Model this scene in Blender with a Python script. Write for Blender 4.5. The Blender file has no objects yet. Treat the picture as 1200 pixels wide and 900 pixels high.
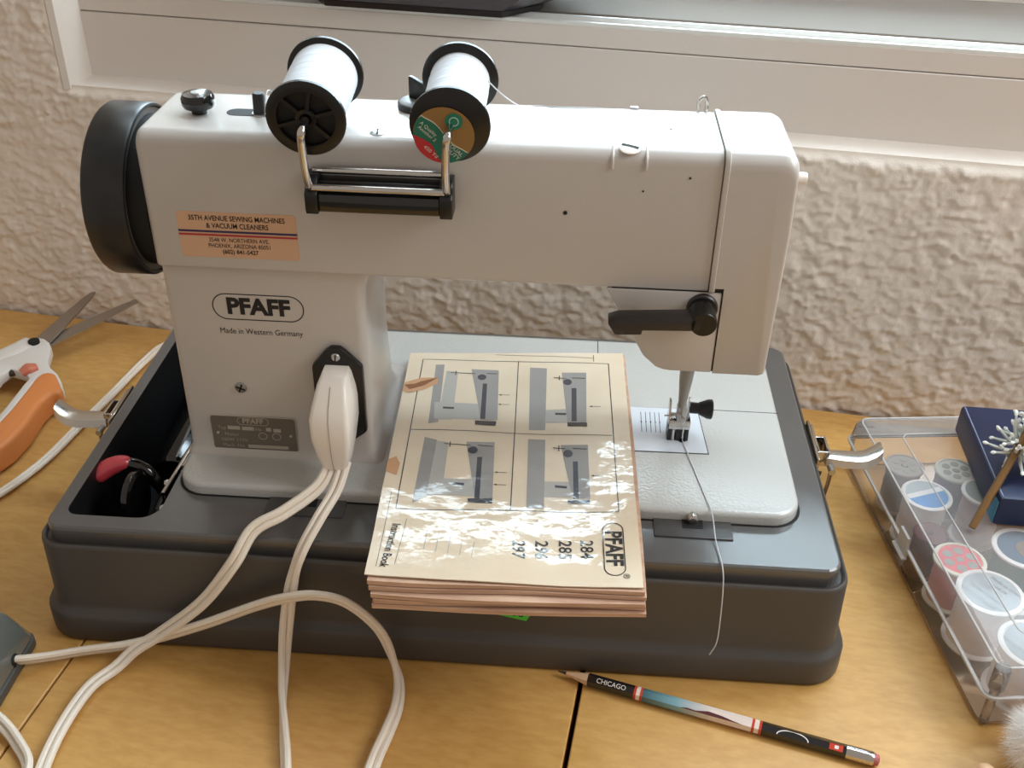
import bpy, bmesh, math, random
import numpy as np
from mathutils import Vector, Matrix, Quaternion, noise
random.seed(7)
rng = np.random.default_rng(5)
C = bpy.context.scene.collection
SC = bpy.context.scene
PI = math.pi

# ------------------------------------------------------------------ camera
CAM_X = Vector((0.99757785, 0.0677439, 0.01578581))
CAM_DN = Vector((0.05041637, -0.54782774, -0.83507063))
CAM_FW = Vector((-0.04792304, 0.83384383, -0.54991622))
cd = bpy.data.cameras.new('camera'); cam = bpy.data.objects.new('camera', cd); C.objects.link(cam)
cd.sensor_width = 36.0; cd.sensor_fit = 'HORIZONTAL'; cd.lens = 1246.1 / 1200 * 36
cd.clip_start = .01; cd.clip_end = 50
M = Matrix.Identity(4)
for i in range(3):
    M[i][0] = CAM_X[i]; M[i][1] = -CAM_DN[i]; M[i][2] = -CAM_FW[i]
M[0][3], M[1][3], M[2][3] = 0.22835505, -0.48322337, 0.48711385
cam.matrix_world = M
SC.camera = cam

# ------------------------------------------------------------------ world, daylight, exposure
WALL_YAW = -0.1338
WY = 0.3044
def WP(u, off, z):                      # wall coordinates (along, into the wall, up) to world
    c, s = math.cos(WALL_YAW), math.sin(WALL_YAW)
    return Vector((u*c - off*s, WY + u*s + off*c, z))
w = bpy.data.worlds.new('room_air'); SC.world = w; w.use_nodes = True
bg = w.node_tree.nodes['Background']; bg.inputs[0].default_value = (1.0, .90, .79, 1); bg.inputs[1].default_value = .41
def area(name, loc, target, sx, sy, power, col):
    l = bpy.data.lights.new(name, 'AREA'); l.shape = 'RECTANGLE'; l.size = sx; l.size_y = sy; l.energy = power; l.color = col
    o = bpy.data.objects.new(name, l); C.objects.link(o); o.location = loc
    o.rotation_euler = (Vector(target) - Vector(loc)).to_track_quat('-Z', 'Y').to_euler()
    return o
area('window_daylight', WP(.52, .30, .82), WP(.46, -.5, .50), 1.40, 1.0, 70, (.72, .88, 1.0))
area('right_side_fill', (1.35, -.15, 1.05), (.4, .1, .05), .6, .6, 12, (.95, .98, 1.0))  # unseen light added at the right to brighten the wall and table
SC.view_settings.view_transform = 'Standard'; SC.view_settings.look = 'None'
SC.view_settings.gamma = 1; SC.view_settings.use_curve_mapping = False
SC.view_settings.exposure = 0.0

# ------------------------------------------------------------------ materials
def lin(c):
    return tuple(((v/255)/12.92 if v/255 <= .04045 else ((v/255+.055)/1.055)**2.4) for v in c)
def mat(name, col, rough=.5, metal=0, coat=0, coatr=.1, bump=None, var=None, spec=.5, sub=0):
    m = bpy.data.materials.new(name); m.use_nodes = True
    nt = m.node_tree; b = nt.nodes['Principled BSDF']
    b.inputs['Base Color'].default_value = (*lin(col), 1)
    b.inputs['Roughness'].default_value = rough; b.inputs['Metallic'].default_value = metal
    b.inputs['Coat Weight'].default_value = coat; b.inputs['Coat Roughness'].default_value = coatr
    b.inputs['Specular IOR Level'].default_value = spec
    if bump or var:
        tc = nt.nodes.new('ShaderNodeTexCoord')
    if var:                              # (second colour, scale, stretch xyz)
        c2, sc, st = var
        mp = nt.nodes.new('ShaderNodeMapping'); mp.inputs['Scale'].default_value = st
        nt.links.new(tc.outputs['Object'], mp.inputs[0])
        n = nt.nodes.new('ShaderNodeTexNoise'); n.inputs['Scale'].default_value = sc; n.inputs['Detail'].default_value = 6
        nt.links.new(mp.outputs[0], n.inputs['Vector'])
        r = nt.nodes.new('ShaderNodeValToRGB'); r.color_ramp.elements[0].position = .35; r.color_ramp.elements[1].position = .68
        r.color_ramp.elements[0].color = (*lin(col), 1); r.color_ramp.elements[1].color = (*lin(c2), 1)
        nt.links.new(n.outputs['Fac'], r.inputs[0]); nt.links.new(r.outputs[0], b.inputs['Base Color'])
    if bump:                             # (scale, strength, distance)
        n = nt.nodes.new('ShaderNodeTexNoise'); n.inputs['Scale'].default_value = bump[0]; n.inputs['Detail'].default_value = 3
        nt.links.new(tc.outputs['Object'], n.inputs['Vector'])
        bp = nt.nodes.new('ShaderNodeBump'); bp.inputs['Strength'].default_value = bump[1]; bp.inputs['Distance'].default_value = bump[2]
        nt.links.new(n.outputs['Fac'], bp.inputs['Height']); nt.links.new(bp.outputs[0], b.inputs['Normal'])
        if coat: nt.links.new(bp.outputs[0], b.inputs['Coat Normal'])
    return m
def clear_plastic(name, tint, haze, rough=.06, ior=1.5):
    m = bpy.data.materials.new(name); m.use_nodes = True; nt = m.node_tree; nt.nodes.clear()
    out = nt.nodes.new('ShaderNodeOutputMaterial')
    tr = nt.nodes.new('ShaderNodeBsdfTransparent'); tr.inputs[0].default_value = (*tint, 1)
    gl = nt.nodes.new('ShaderNodeBsdfGlossy'); gl.inputs['Roughness'].default_value = rough
    df = nt.nodes.new('ShaderNodeBsdfDiffuse'); df.inputs[0].default_value = (.9, .87, .85, 1)
    fr = nt.nodes.new('ShaderNodeFresnel'); fr.inputs[0].default_value = ior
    m1 = nt.nodes.new('ShaderNodeMixShader'); m1.inputs[0].default_value = haze
    m2 = nt.nodes.new('ShaderNodeMixShader')
    nt.links.new(tr.outputs[0], m1.inputs[1]); nt.links.new(df.outputs[0], m1.inputs[2])
    nt.links.new(fr.outputs[0], m2.inputs[0]); nt.links.new(m1.outputs[0], m2.inputs[1]); nt.links.new(gl.outputs[0], m2.inputs[2])
    nt.links.new(m2.outputs[0], out.inputs[0])
    return m

ENAMEL = mat('cream enamel', (194, 187, 181), .34, coat=.35, coatr=.12, bump=(900, .12, .0004))
BEDM = mat('hammered grey enamel', (190, 190, 186), .24, coat=.7, coatr=.1, bump=(520, .35, .0008))
CASE = mat('grey plastic case', (74, 69, 65), .46, bump=(1400, .12, .0003))
CASETOP = mat('grey plastic case lid', (82, 80, 79), .34, coat=1, coatr=.2, bump=(1400, .1, .0003))
BLACK = mat('black plastic', (18, 16, 16), .3)
BLACKG = mat('gloss black plastic', (14, 13, 13), .12, coat=.5, coatr=.05)
BLACKM = mat('matt black', (12, 11, 11), .7)
DARKW = mat('worn black rubber', (22, 21, 21), .34, var=((38, 36, 36), 60, (1, 1, 1)))
LEVER = mat('charcoal plastic', (40, 34, 33), .4)
CHROME = mat('chrome', (205, 200, 195), .16, metal=1)
STEEL = mat('brushed steel', (196, 196, 196), .3, metal=1)
PLATE = mat('needle plate steel', (222, 228, 236), .3, metal=.25)
DULLM = mat('dull grey metal', (150, 146, 140), .4, metal=.6)
WHITEP = mat('white plastic', (240, 232, 222), .35, coat=.3)
CORD = mat('white vinyl cord', (234, 222, 206), .42)
INK = mat('black ink', (26, 22, 22), .6)
WALLM = mat('painted stucco', (236, 226, 215), .75, bump=(700, .35, .0006), var=((229, 218, 206), 12, (1, 1, 1)))
TRIMM = mat('white painted trim', (226, 217, 208), .5, bump=(160, .15, .0006), var=((214, 204, 194), 9, (1, 1, 1)))
ALU = mat('white aluminium frame', (226, 218, 212), .38)
TRACK = mat('bright window track', (232, 234, 232), .3)
WOOD = mat('maple table', (206, 160, 92), .42, coat=.15, coatr=.3, bump=(300, .1, .0004), var=((194, 146, 78), 170, (.5, 1.4, 1)))
SEAM = mat('dark joint', (40, 16, 12), .7)
PAPER = mat('aged cover paper', (222, 202, 174), .42, coat=1, coatr=.08, bump=(70, .22, .002), var=((230, 214, 190), 14, (1, 1, 1)))
PAGE = mat('page edges', (206, 172, 146), .7, var=((180, 140, 116), 130, (.2, 1, 6)))
PGREY = mat('printed grey', (150, 147, 144), .45, coat=1, coatr=.08, bump=(70, .22, .002))
PLGREY = mat('printed light grey', (176, 172, 166), .45, coat=1, coatr=.08, bump=(70, .22, .002))
PBLUE = mat('printed slate', (52, 52, 62), .45, coat=1, coatr=.08, bump=(70, .22, .002))
PINK_ = mat('printed black', (34, 30, 30), .45, coat=1, coatr=.08, bump=(70, .22, .002))
BROWN = mat('torn paper', (196, 150, 112), .8)
BROWND = mat('torn paper dark brown', (138, 88, 58), .8)  # darker brown for the torn edge
GREEN = mat('green price sticker', (72, 200, 66), .5)
THREAD = mat('white thread', (206, 207, 210), .7, bump=(1, 0, 0))
STICK = mat('peach paper sticker', (212, 170, 138), .4)
NAVY = mat('navy print', (48, 38, 84), .5)
REDP = mat('red print', (176, 42, 52), .5)
NPLATE = mat('grey anodised plate', (120, 110, 99), .35, metal=.4)
NPLIGHT = mat('pale plate print', (176, 166, 152), .4)
REDT = mat('red plastic tip', (198, 66, 76), .28, coat=.4)
ORANGE = mat('orange rubber grip', (222, 136, 74), .5)
PALEW = mat('off white plastic', (218, 211, 203), .45)
BLADE = mat('scissor steel', (168, 158, 148), .4, metal=.85)
PEDAL = mat('grey green gloss plastic', (98, 102, 98), .16, coat=.5, coatr=.05)
PEDALB = mat('dark grey pedal base', (70, 70, 68), .45)
BOXC = clear_plastic('clear box tray plastic', (.985, .965, .95), .05, .06, 1.35)
BOXL = clear_plastic('clear box lid plastic', (.98, .965, .955), .20, .09, 1.28)
BOXP = clear_plastic('clear post plastic', (.90, .86, .84), .16, .06)
BOXE = clear_plastic('clear box edge highlight', (.97, .95, .93), .6, .1)  # white haze paints the bright highlights along the clear edges
BLUEB = mat('navy card box', (26, 36, 68), .42, var=((30, 42, 78), 20, (1, 1, 1)))
TEAL = mat('teal strip', (62, 132, 160), .5)
GOLD = mat('gold painted stick', (128, 94, 54), .35, metal=.3)
FROST = mat('frosted needle', (196, 198, 190), .5)
FROSTT = mat('white glitter tip', (245, 243, 236), .4)
FUR = mat('white fur', (252, 250, 248), .8)
nt = FUR.node_tree; tl = nt.nodes.new('ShaderNodeBsdfTranslucent'); tl.inputs[0].default_value = (.97, .96, .95, 1); mx = nt.nodes.new('ShaderNodeMixShader'); mx.inputs[0].default_value = .5
nt.links.new(nt.nodes['Principled BSDF'].outputs[0], mx.inputs[1]); nt.links.new(tl.outputs[0], mx.inputs[2]); nt.links.new(mx.outputs[0], nt.nodes['Material Output'].inputs[0])
PEACH = mat('peach bead', (226, 180, 140), .35)
NAVYC = mat('dark glazed ceramic', (42, 44, 58), .22, coat=.4)
NAVYR = mat('dark brown rim', (30, 22, 24), .4)

# ------------------------------------------------------------------ mesh helpers
def V(*a): return Vector(a)
def new(): return bmesh.new()
def obj(name, bm, m, parent=None, sharp=38, local=False):
    bmesh.ops.remove_doubles(bm, verts=bm.verts, dist=1e-6)
    bmesh.ops.recalc_face_normals(bm, faces=bm.faces)
    for f in bm.faces: f.smooth = True
    a = math.radians(sharp)
    for e in bm.edges:
        e.smooth = len(e.link_faces) < 2 or (len(e.link_faces) == 2 and e.calc_face_angle(0) <= a)
    me = bpy.data.meshes.new(name); bm.to_mesh(me); bm.free(); me.materials.append(m)
    o = bpy.data.objects.new(name, me); C.objects.link(o); put(o, parent, local)
    return o
def put(o, parent, local=False):
    if parent is not None:
        o.parent = parent
        if parent.type == 'EMPTY' and not local: o.location = -parent.location
def thing(name, label, cat, loc=(0, 0, 0), rz=0, group=None):
    o = bpy.data.objects.new(name, None); C.objects.link(o); o.empty_display_size = .02
    o.location = loc; o.rotation_euler = (0, 0, rz)
    return tag(o, label, cat, group)
def tag(o, label, cat, group=None):
    o['label'] = label; o['category'] = cat
    if group: o['group'] = group
    return o
def struct(o):
    o['kind'] = 'structure'; return o

def bev(bm, faces, r, seg=3, fn=None, ang=25):
    es = set()
    for f in faces:
        for e in f.edges:
            if len(e.link_faces) == 2 and e.calc_face_angle(0) > math.radians(ang):
                if fn is None or fn((e.verts[0].co + e.verts[1].co)/2): es.add(e)
    if es: bmesh.ops.bevel(bm, geom=list(es), offset=r, segments=seg, profile=.5, affect='EDGES', clamp_overlap=True)
def prism(bm, poly, axis, a, b, r=0, seg=3, fn=None, ang=25):
    def p3(p, t):
        return (t, p[0], p[1]) if axis == 'x' else ((p[0], t, p[1]) if axis == 'y' else (p[0], p[1], t))
    v0 = [bm.verts.new(p3(p, a)) for p in poly]; v1 = [bm.verts.new(p3(p, b)) for p in poly]
    fs = [bm.faces.new(v0), bm.faces.new(v1[::-1])]
    n = len(poly)
    for i in range(n): fs.append(bm.faces.new((v0[i], v0[(i+1) % n], v1[(i+1) % n], v1[i])))
    bmesh.ops.recalc_face_normals(bm, faces=fs)
    if r: bev(bm, fs, r, seg, fn, ang)
    return bm
def box(bm, x0, x1, y0, y1, z0, z1, r=0, seg=2, fn=None):
    return prism(bm, [(x0, y0), (x1, y0), (x1, y1), (x0, y1)], 'z', z0, z1, r, seg, fn)
def obox(bm, c, X, Y, Z, r=0, seg=2):    # oriented box, half-extent vectors
    c, X, Y, Z = map(Vector, (c, X, Y, Z))
    vs = {}
    for i in (-1, 1):
        for j in (-1, 1):
            for k in (-1, 1): vs[i, j, k] = bm.verts.new(c + X*i + Y*j + Z*k)
    fs = []
    for q in (((-1,-1,-1),(-1,1,-1),(1,1,-1),(1,-1,-1)), ((-1,-1,1),(1,-1,1),(1,1,1),(-1,1,1)), ((-1,-1,-1),(1,-1,-1),(1,-1,1),(-1,-1,1)),
              ((-1,1,-1),(-1,1,1),(1,1,1),(1,1,-1)), ((-1,-1,-1),(-1,-1,1),(-1,1,1),(-1,1,-1)), ((1,-1,-1),(1,1,-1),(1,1,1),(1,-1,1))):
        fs.append(bm.faces.new([vs[t] for t in q]))
    bmesh.ops.recalc_face_normals(bm, faces=fs)
    if r: bev(bm, fs, r, seg)
    return bm
def rrect(x0, x1, y0, y1, r, n=6):
    if not isinstance(r, (tuple, list)): r = (r,)*4
    out = []
    for (cx, cy, sx, sy, rr, a0) in ((x0, y0, 1, 1, r[0], PI), (x1, y0, -1, 1, r[1], 1.5*PI), (x1, y1, -1, -1, r[2], 0), (x0, y1, 1, -1, r[3], .5*PI)):
        for i in range(n+1):
            a = a0 + .5*PI*i/n
            out.append((cx + sx*rr + rr*math.cos(a), cy + sy*rr + rr*math.sin(a)))
    return out
def loft(bm, secs, cap0=True, cap1=True, closed=True):
    rows = [[bm.verts.new(p) for p in s] for s in secs]; n = len(rows[0])
    for a, b in zip(rows, rows[1:]):
        for i in range(n if closed else n-1): bm.faces.new((a[i], a[(i+1) % n], b[(i+1) % n], b[i]))
    if cap0: bm.faces.new(rows[0][::-1])
    if cap1: bm.faces.new(rows[-1])
    return bm
def spline(pts, k=8):
    p = [Vector(q) for q in pts]; p = [p[0]*2 - p[1]] + p + [p[-1]*2 - p[-2]]; out = []
    for i in range(1, len(p)-2):
        for j in range(k):
            t = j/k; a, b, c, d = p[i-1], p[i], p[i+1], p[i+2]
            out.append(.5*((2*b) + (c-a)*t + (2*a-5*b+4*c-d)*t*t + (3*b-a-3*c+d)*t**3))
    out.append(p[-2].copy()); return out
def frames(pts, up=None):
    pts = [Vector(p) for p in pts]; T = []
    for i in range(len(pts)):
        T.append((pts[min(i+1, len(pts)-1)] - pts[max(i-1, 0)]).normalized())
    u = Vector(up) if up is not None else (Vector((0, 0, 1)) if abs(T[0].z) < .9 else Vector((1, 0, 0)))
    N = []; n = (u - T[0]*u.dot(T[0])).normalized()
    for t in T:
        n = (n - t*n.dot(t)).normalized(); N.append(n.copy())
    return pts, T, N
def tube(bm, pts, r, n=8, up=None):
    pts, T, N = frames(pts, up); secs = []
    for i, p in enumerate(pts):
        rr = r[i] if isinstance(r, (list, tuple)) else r
        b = T[i].cross(N[i])
        secs.append([p + (N[i]*math.cos(2*PI*k/n) + b*math.sin(2*PI*k/n))*rr for k in range(n)])
    return loft(bm, secs)
def twin(bm, pts, r=.0021, gap=.0020, twist=None, n=8, up=(0, 0, 1), side0=0):
    pts, T, N = frames(pts, up); m = len(pts); a = []; b = []
    for i, p in enumerate(pts):
        t = T[i]; nn = Vector((0, 0, 1)); nn = nn - t*nn.dot(t)
        nn = nn.normalized() if nn.length > .25 else N[i]
        s = t.cross(nn); ang = side0 + (twist(i/(m-1)) if twist else 0)
        d = (s*math.cos(ang) + nn*math.sin(ang))*gap
        a.append(p + d); b.append(p - d)
    tube(bm, a, r, n); tube(bm, b, r, n); return bm
def lathe(bm, prof, o, axis, n=32, up=None, cap=True):
    o = Vector(o); ax = Vector(axis).normalized()
    u = ax.orthogonal().normalized() if up is None else (Vector(up) - ax*Vector(up).dot(ax)).normalized(); v = ax.cross(u)
    secs = [[o + ax*t + (u*math.cos(2*PI*k/n) + v*math.sin(2*PI*k/n))*max(r, 1e-5) for k in range(n)] for r, t in prof]
    return loft(bm, secs, cap, cap)
def plate_hole(bm, outer, holes, z0, z1):
    loops = [outer] + holes
    for z in (z1, z0):
        es = []
        for lp in loops:
            vs = [bm.verts.new((p[0], p[1], z)) for p in lp]
            es += [bm.edges.new((vs[i], vs[(i+1) % len(vs)])) for i in range(len(vs))]
        bmesh.ops.triangle_fill(bm, use_beauty=True, edges=es)
    for lp in loops:
        a = [bm.verts.new((p[0], p[1], z0)) for p in lp]; b = [bm.verts.new((p[0], p[1], z1)) for p in lp]
        for i in range(len(lp)): bm.faces.new((a[i], a[(i+1) % len(lp)], b[(i+1) % len(lp)], b[i]))
    return bm
def flat(bm, pts, thick, nrm):           # thin printed shape
    nrm = Vector(nrm); a = [bm.verts.new(Vector(p)) for p in pts]; b = [bm.verts.new(Vector(p) + nrm*thick) for p in pts]
    bm.faces.new(a[::-1]); bm.faces.new(b)
    for i in range(len(pts)): bm.faces.new((a[i], a[(i+1) % len(pts)], b[(i+1) % len(pts)], b[i]))
    return bm
def text_bm(s, size, align='CENTER', bold=0, spacing=1.0, thick=.00012):
    cu = bpy.data.curves.new('t', 'FONT'); cu.body = s; cu.size = size; cu.align_x = align; cu.align_y = 'CENTER'
    cu.offset = bold*size; cu.extrude = 0; cu.space_character = spacing; cu.resolution_u = 3
    o = bpy.data.objects.new('t', cu); C.objects.link(o)
    dg = bpy.context.evaluated_depsgraph_get(); dg.update()
    me = bpy.data.meshes.new_from_object(o.evaluated_get(dg))
    bm = bmesh.new(); bm.from_mesh(me)
    bpy.data.objects.remove(o); bpy.data.curves.remove(cu); bpy.data.meshes.remove(me)
    return bm
def text(s, size, m, parent, o, xd, yd, align='CENTER', bold=0, sx=1.0, spacing=1.0, lift=.00015, fn=None, name='lettering', local=False):
    bm = text_bm(s, size, align, bold, spacing)
    o, xd, yd = Vector(o), Vector(xd).normalized(), Vector(yd).normalized(); n = xd.cross(yd)
    for v in bm.verts:
        if fn: v.co = fn(v.co.x*sx, v.co.y)
        else: v.co = o + xd*v.co.x*sx + yd*v.co.y + n*lift
    me = bpy.data.meshes.new(name); bm.to_mesh(me); bm.free(); me.materials.append(m)
    ob = bpy.data.objects.new(name, me); C.objects.link(ob); put(ob, parent, local)
    return ob
def stroke2(poly, w, closed=True):       # outline ribbon in 2-D: list of quads
    n = len(poly); P = [Vector((p[0], p[1])) for p in poly]; L = []; Rr = []
    for i in range(n):
        a = P[i-1] if (closed or i) else P[i]; b = P[(i+1) % n] if (closed or i < n-1) else P[i]
        t = (b-a).normalized(); nn = Vector((-t.y, t.x)); L.append(P[i] + nn*w/2); Rr.append(P[i] - nn*w/2)
    return [(L[i], L[(i+1) % n], Rr[(i+1) % n], Rr[i]) for i in range(n if closed else n-1)]

# ------------------------------------------------------------------ setting: floor, wall, window
def wall_local(name, bm, m, parent=None):
    o = obj(name, bm, m, parent, local=True)
    if parent is None: o.location = (0, WY, 0); o.rotation_euler = (0, 0, WALL_YAW)
    return o
bm = new(); box(bm, -1.6, 2.4, -2.6, 1.0, -.80, -.75); struct(obj('floor', bm, mat('grey carpet', (150, 138, 124), .9, bump=(300, .4, .002))))

def vnoise(x, y, seed):
    r = np.random.default_rng(seed); g = r.random((128, 128))
    xi = np.floor(x).astype(int); yi = np.floor(y).astype(int); fx = x - xi; fy = y - yi
    fx = fx*fx*(3-2*fx); fy = fy*fy*(3-2*fy)
    G = lambda a, b: g[a % 128, b % 128]
    return (G(xi, yi)*(1-fx) + G(xi+1, yi)*fx)*(1-fy) + (G(xi, yi+1)*(1-fx) + G(xi+1, yi+1)*fx)*fy
def stucco_height(U, Z):
    wx = U + .006*(vnoise(U*130, Z*130, 1) - .5) + .003*(vnoise(U*330, Z*330, 2) - .5)
    wz = Z + .006*(vnoise(U*130, Z*130, 3) - .5) + .003*(vnoise(U*330, Z*330, 4) - .5)
    H = np.zeros_like(U)
    for (cw, chh, amp, seed) in ((.0100, .0080, 1.0, 11), (.0066, .0050, .75, 12)):
        gx = wx/cw; gz = wz/chh; ix = np.floor(gx).astype(int); iz = np.floor(gz).astype(int)
        r = np.random.default_rng(seed); jx = r.random((211, 211)); jz = r.random((211, 211)); hh = r.random((211, 211))
        best = np.full(U.shape, 9e9); val = np.zeros_like(U)
        for a in (-1, 0, 1):
            for b in (-1, 0, 1):
                cx = (ix+a); cz = (iz+b); k = (cx % 211, cz % 211)
                dx = gx - (cx + jx[k]); dz = gz - (cz + jz[k]); d = dx*dx + dz*dz
                up = d < best; best = np.where(up, d, best)
                val = np.where(up, hh[k]*.9 - .55*dz + .15*dx*(hh[k]-.5), val)
        H += amp*val
    H = H*(.55 + .75*vnoise(U*26, Z*26, 8)) + .35*vnoise(U*420, Z*420, 9)
    for _ in range(1):
        H[1:-1, 1:-1] = (H[1:-1, 1:-1]*2 + H[:-2, 1:-1] + H[2:, 1:-1] + H[1:-1, :-2] + H[1:-1, 2:])/6
    return H
U0, U1, Z0, Z1, ST = -.62, 1.00, -.03, .42, .00145
us = np.arange(U0, U1+ST/2, ST); zs = np.arange(Z0, Z1+ST/2, ST)
Ug, Zg = np.meshgrid(us, zs, indexing='ij')
H = stucco_height(Ug, Zg)
WIN_L, WIN_Z = -.1795, .2125            # window opening: left edge and lower edge
din = np.minimum(Ug - WIN_L, Zg - WIN_Z)          # >0 inside the opening
H *= np.clip(-din/.006, .15, 1)
co = np.stack([Ug, -.0016*H + np.clip((din+.004)/.006, 0, 1)*.002, Zg], -1).reshape(-1, 3)
nu, nz = Ug.shape
idx = np.arange(nu*nz).reshape(nu, nz)
q = np.stack([idx[:-1, :-1], idx[1:, :-1], idx[1:, 1:], idx[:-1, 1:]], -1).reshape(-1, 4)
cin = din[:-1, :-1].reshape(-1); q = q[cin < .0015]
me = bpy.data.meshes.new('wall_back'); me.from_pydata(co.tolist(), [], q.tolist()); me.materials.append(WALLM)
for p in me.polygons: p.use_smooth = True
wall = struct(bpy.data.objects.new('wall_back', me)); C.objects.link(wall); wall.location = (0, WY, 0); wall.rotation_euler = (0, 0, WALL_YAW)
bm = new()                               # the rest of the wall round the window, out of frame
for (a, b, c, d) in ((-1.4, U0+.001, -.75, 1.7), (U0, 2.0, -.75, Z0+.001), (U1-.001, 2.0, Z0, WIN_Z), (U0, WIN_L, Z1-.001, 1.7), (WIN_L, 2.0, 1.3, 1.7), (1.25, 2.0, WIN_Z, 1.3)):
    box(bm, a, b, .0, .26, c, d)
wall_local('plaster', bm, WALLM, wall)
bm = new(); box(bm, WIN_L-.1, 1.25, .03, .24, -.2, WIN_Z-.012); box(bm, -.6, WIN_L-.03, .012, .24, -.2, 1.3); wall_local('wall_core', bm, WALLM, wall)
# sill: rounded, sloping up to the frame, and the left reveal
bm = new(); prism(bm, [(.0, .2095), (.0015, .2118), (.004, .2132), (.022, .2195), (.022, .195), (.006, .195)], 'x', WIN_L-.004, 1.25)
struct(wall_local('trim_1', bm, TRIMM))
bm = new(); prism(bm, [(WIN_L-.006, .001), (WIN_L-.002, -.0012), (WIN_L+.003, .0004), (-.1675, .019), (-.1675, .03), (WIN_L-.006, .03)], 'z', WIN_Z-.001, 1.3)
struct(wall_local('trim_2', bm, TRIMM))
win = bpy.data.objects.new('window_1', None); C.objects.link(win); struct(win); win.location = (0, WY, 0); win.rotation_euler = (0, 0, WALL_YAW)
bm = new(); box(bm, -.20, 1.25, .020, .20, .200, .2683, .0006, 1); wall_local('frame_board', bm, ALU, win)
bm = new(); box(bm, -.20, 1.25, .0206, .20, .2689, .2835, .0006, 1); wall_local('frame_rail', bm, ALU, win)
bm = new(); box(bm, -.20, 1.25, .0225, .20, .2670, .2700); wall_local('shadow_joint', bm, SEAM, win)
for (a, b, h) in ((.0208, .0235, .2862), (.0345, .0375, .2868)):
    bm = new(); box(bm, -.17, 1.25, a, b, .283, h, .0005, 1); wall_local('track_rib', bm, TRACK, win)
bm = new(); box(bm, -.17, 1.25, .05, .2, .2825, .2850, .0005, 1); wall_local('ledge', bm, mat('grey ledge', (122, 112, 102), .85), win)
bm = new(); box(bm, -.20, -.152, .022, .2, .2690, .2836, .0004, 1); wall_local('corner_cover', bm, ALU, win)
bm = new(); box(bm, -.20, -.155, .17, .22, .283, 1.3, .001, 1); wall_local('jamb', bm, ALU, win)
bm = new(); box(bm, 1.2, 1.25, .17, .22, .283, 1.3, .001, 1); wall_local('jamb', bm, ALU, win)
bm = new(); box(bm, -.155, 1.2, .17, .22, .283, .32, .001, 1); wall_local('sash_rail', bm, ALU, win)
bm = new(); box(bm, -.155, 1.2, .17, .22, 1.26, 1.3, .001, 1); wall_local('sash_rail', bm, ALU, win)
bm = new(); box(bm, -.155, 1.2, .193, .197, .318, 1.262); wall_local('pane', bm, clear_plastic('window glass', (.96, .98, .97), 0, .0), win)

# ------------------------------------------------------------------ table: boards running away from the viewer
tbl = thing('table', 'yellow maple work table made of wide boards with dark joints', 'table', (0, WY, -.75), WALL_YAW)
us_ = [-.80, -.3035, -.005, .2935, .592, .89, 1.2]; gaps = [0, .0007, .0007, .0014, .0008, .0008, 0]
for i in range(6):
    bm = new(); box(bm, us_[i]+gaps[i], us_[i+1]-gaps[i+1], -.64, -.006, .728, .75, .0006, 1); obj('board', bm, WOOD, tbl, local=True)
bm = new(); box(bm, -.79, 1.19, -.63, -.01, .712, .730); obj('joint_backing', bm, SEAM, tbl, local=True)
for x in (-.74, 1.14):
    for y in (-.58, -.06):
        bm = new(); box(bm, x-.025, x+.025, y-.025, y+.025, 0, .713, .003); obj('leg', bm, WOOD, tbl, local=True)

# ------------------------------------------------------------------ carrying case base
KX0, KX1, KY0, KY1 = -.0715, .3945, -.0437, .2075
cs = thing('sewing_machine_case', 'grey plastic carrying case base holding the sewing machine', 'case', (.16, .08, 0))
def ksec(o, z, r=.016): return [(p[0], p[1], z) for p in rrect(KX0-o, KX1+o, KY0-o, KY1+o, max(r+o, .002), 6)]
bm = new(); loft(bm, [ksec(.0045, 0), ksec(.0062, .0015), ksec(.0066, .005), ksec(.0064, .018), ksec(.0052, .0205), ksec(.0022, .0225), ksec(.0012, .026), ksec(0, .068), ksec(-.0004, .0697), ksec(-.0014, .0705), ksec(-.0026, .0700), ksec(-.0034, .0680), ksec(-.009, .0672)], True, False)
obj('body', bm, CASE, cs, sharp=50)
hole = rrect(-.0572, -.0030, -.0266, .192, (.007, .012, .006, .006), 5)
bm = new()
outer = [(p[0], p[1]) for p in ksec(-.0072, 0, .016)]
plate_hole(bm, outer, [hole], .0795, .0800)
loft(bm, [ksec(-.0058, .066), ksec(-.0055, .0775), ksec(-.0060, .0792), ksec(-.0072, .0800)], False, False)
obj('deck', bm, CASETOP, cs, sharp=8)
bm = new(); loft(bm, [[(p[0], p[1], z) for p in hole] for z in (.012, .0797)], True, False); obj('accessory_well', bm, mat('black well lining', (22, 21, 22), .5), cs)
bm = new(); prism(bm, rrect(-.0012, .3725, -.0035, .1885, (.018, .019, .012, .012), 8), 'z', .0798, .0803); obj('opening_gap', bm, BLACKM, cs)  # black sheet painted in for the dark gap around the bed
for (a, b) in ((.2848, .3300), (.0580, .1040)):
    bm = new(); box(bm, a, b, -.0172, .004, .0795, .0811, .0006, 2); lp = obj('lock_plate', bm, mat('lock plate grey', (72, 70, 69), .38), cs)
    c = (a+b)/2
    bm = new(); box(bm, c-.006, c+.006, -.0095, .001, .0806, .0814); obj('slot', bm, BLACKM, lp)
    bm = new(); lathe(bm, [(.0030, 0), (.0034, .001), (.0034, .006), (.0022, .0072)], (c, .001, .0835), (0, -1, 0), 16); obj('bolt', bm, CHROME, lp)
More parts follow.
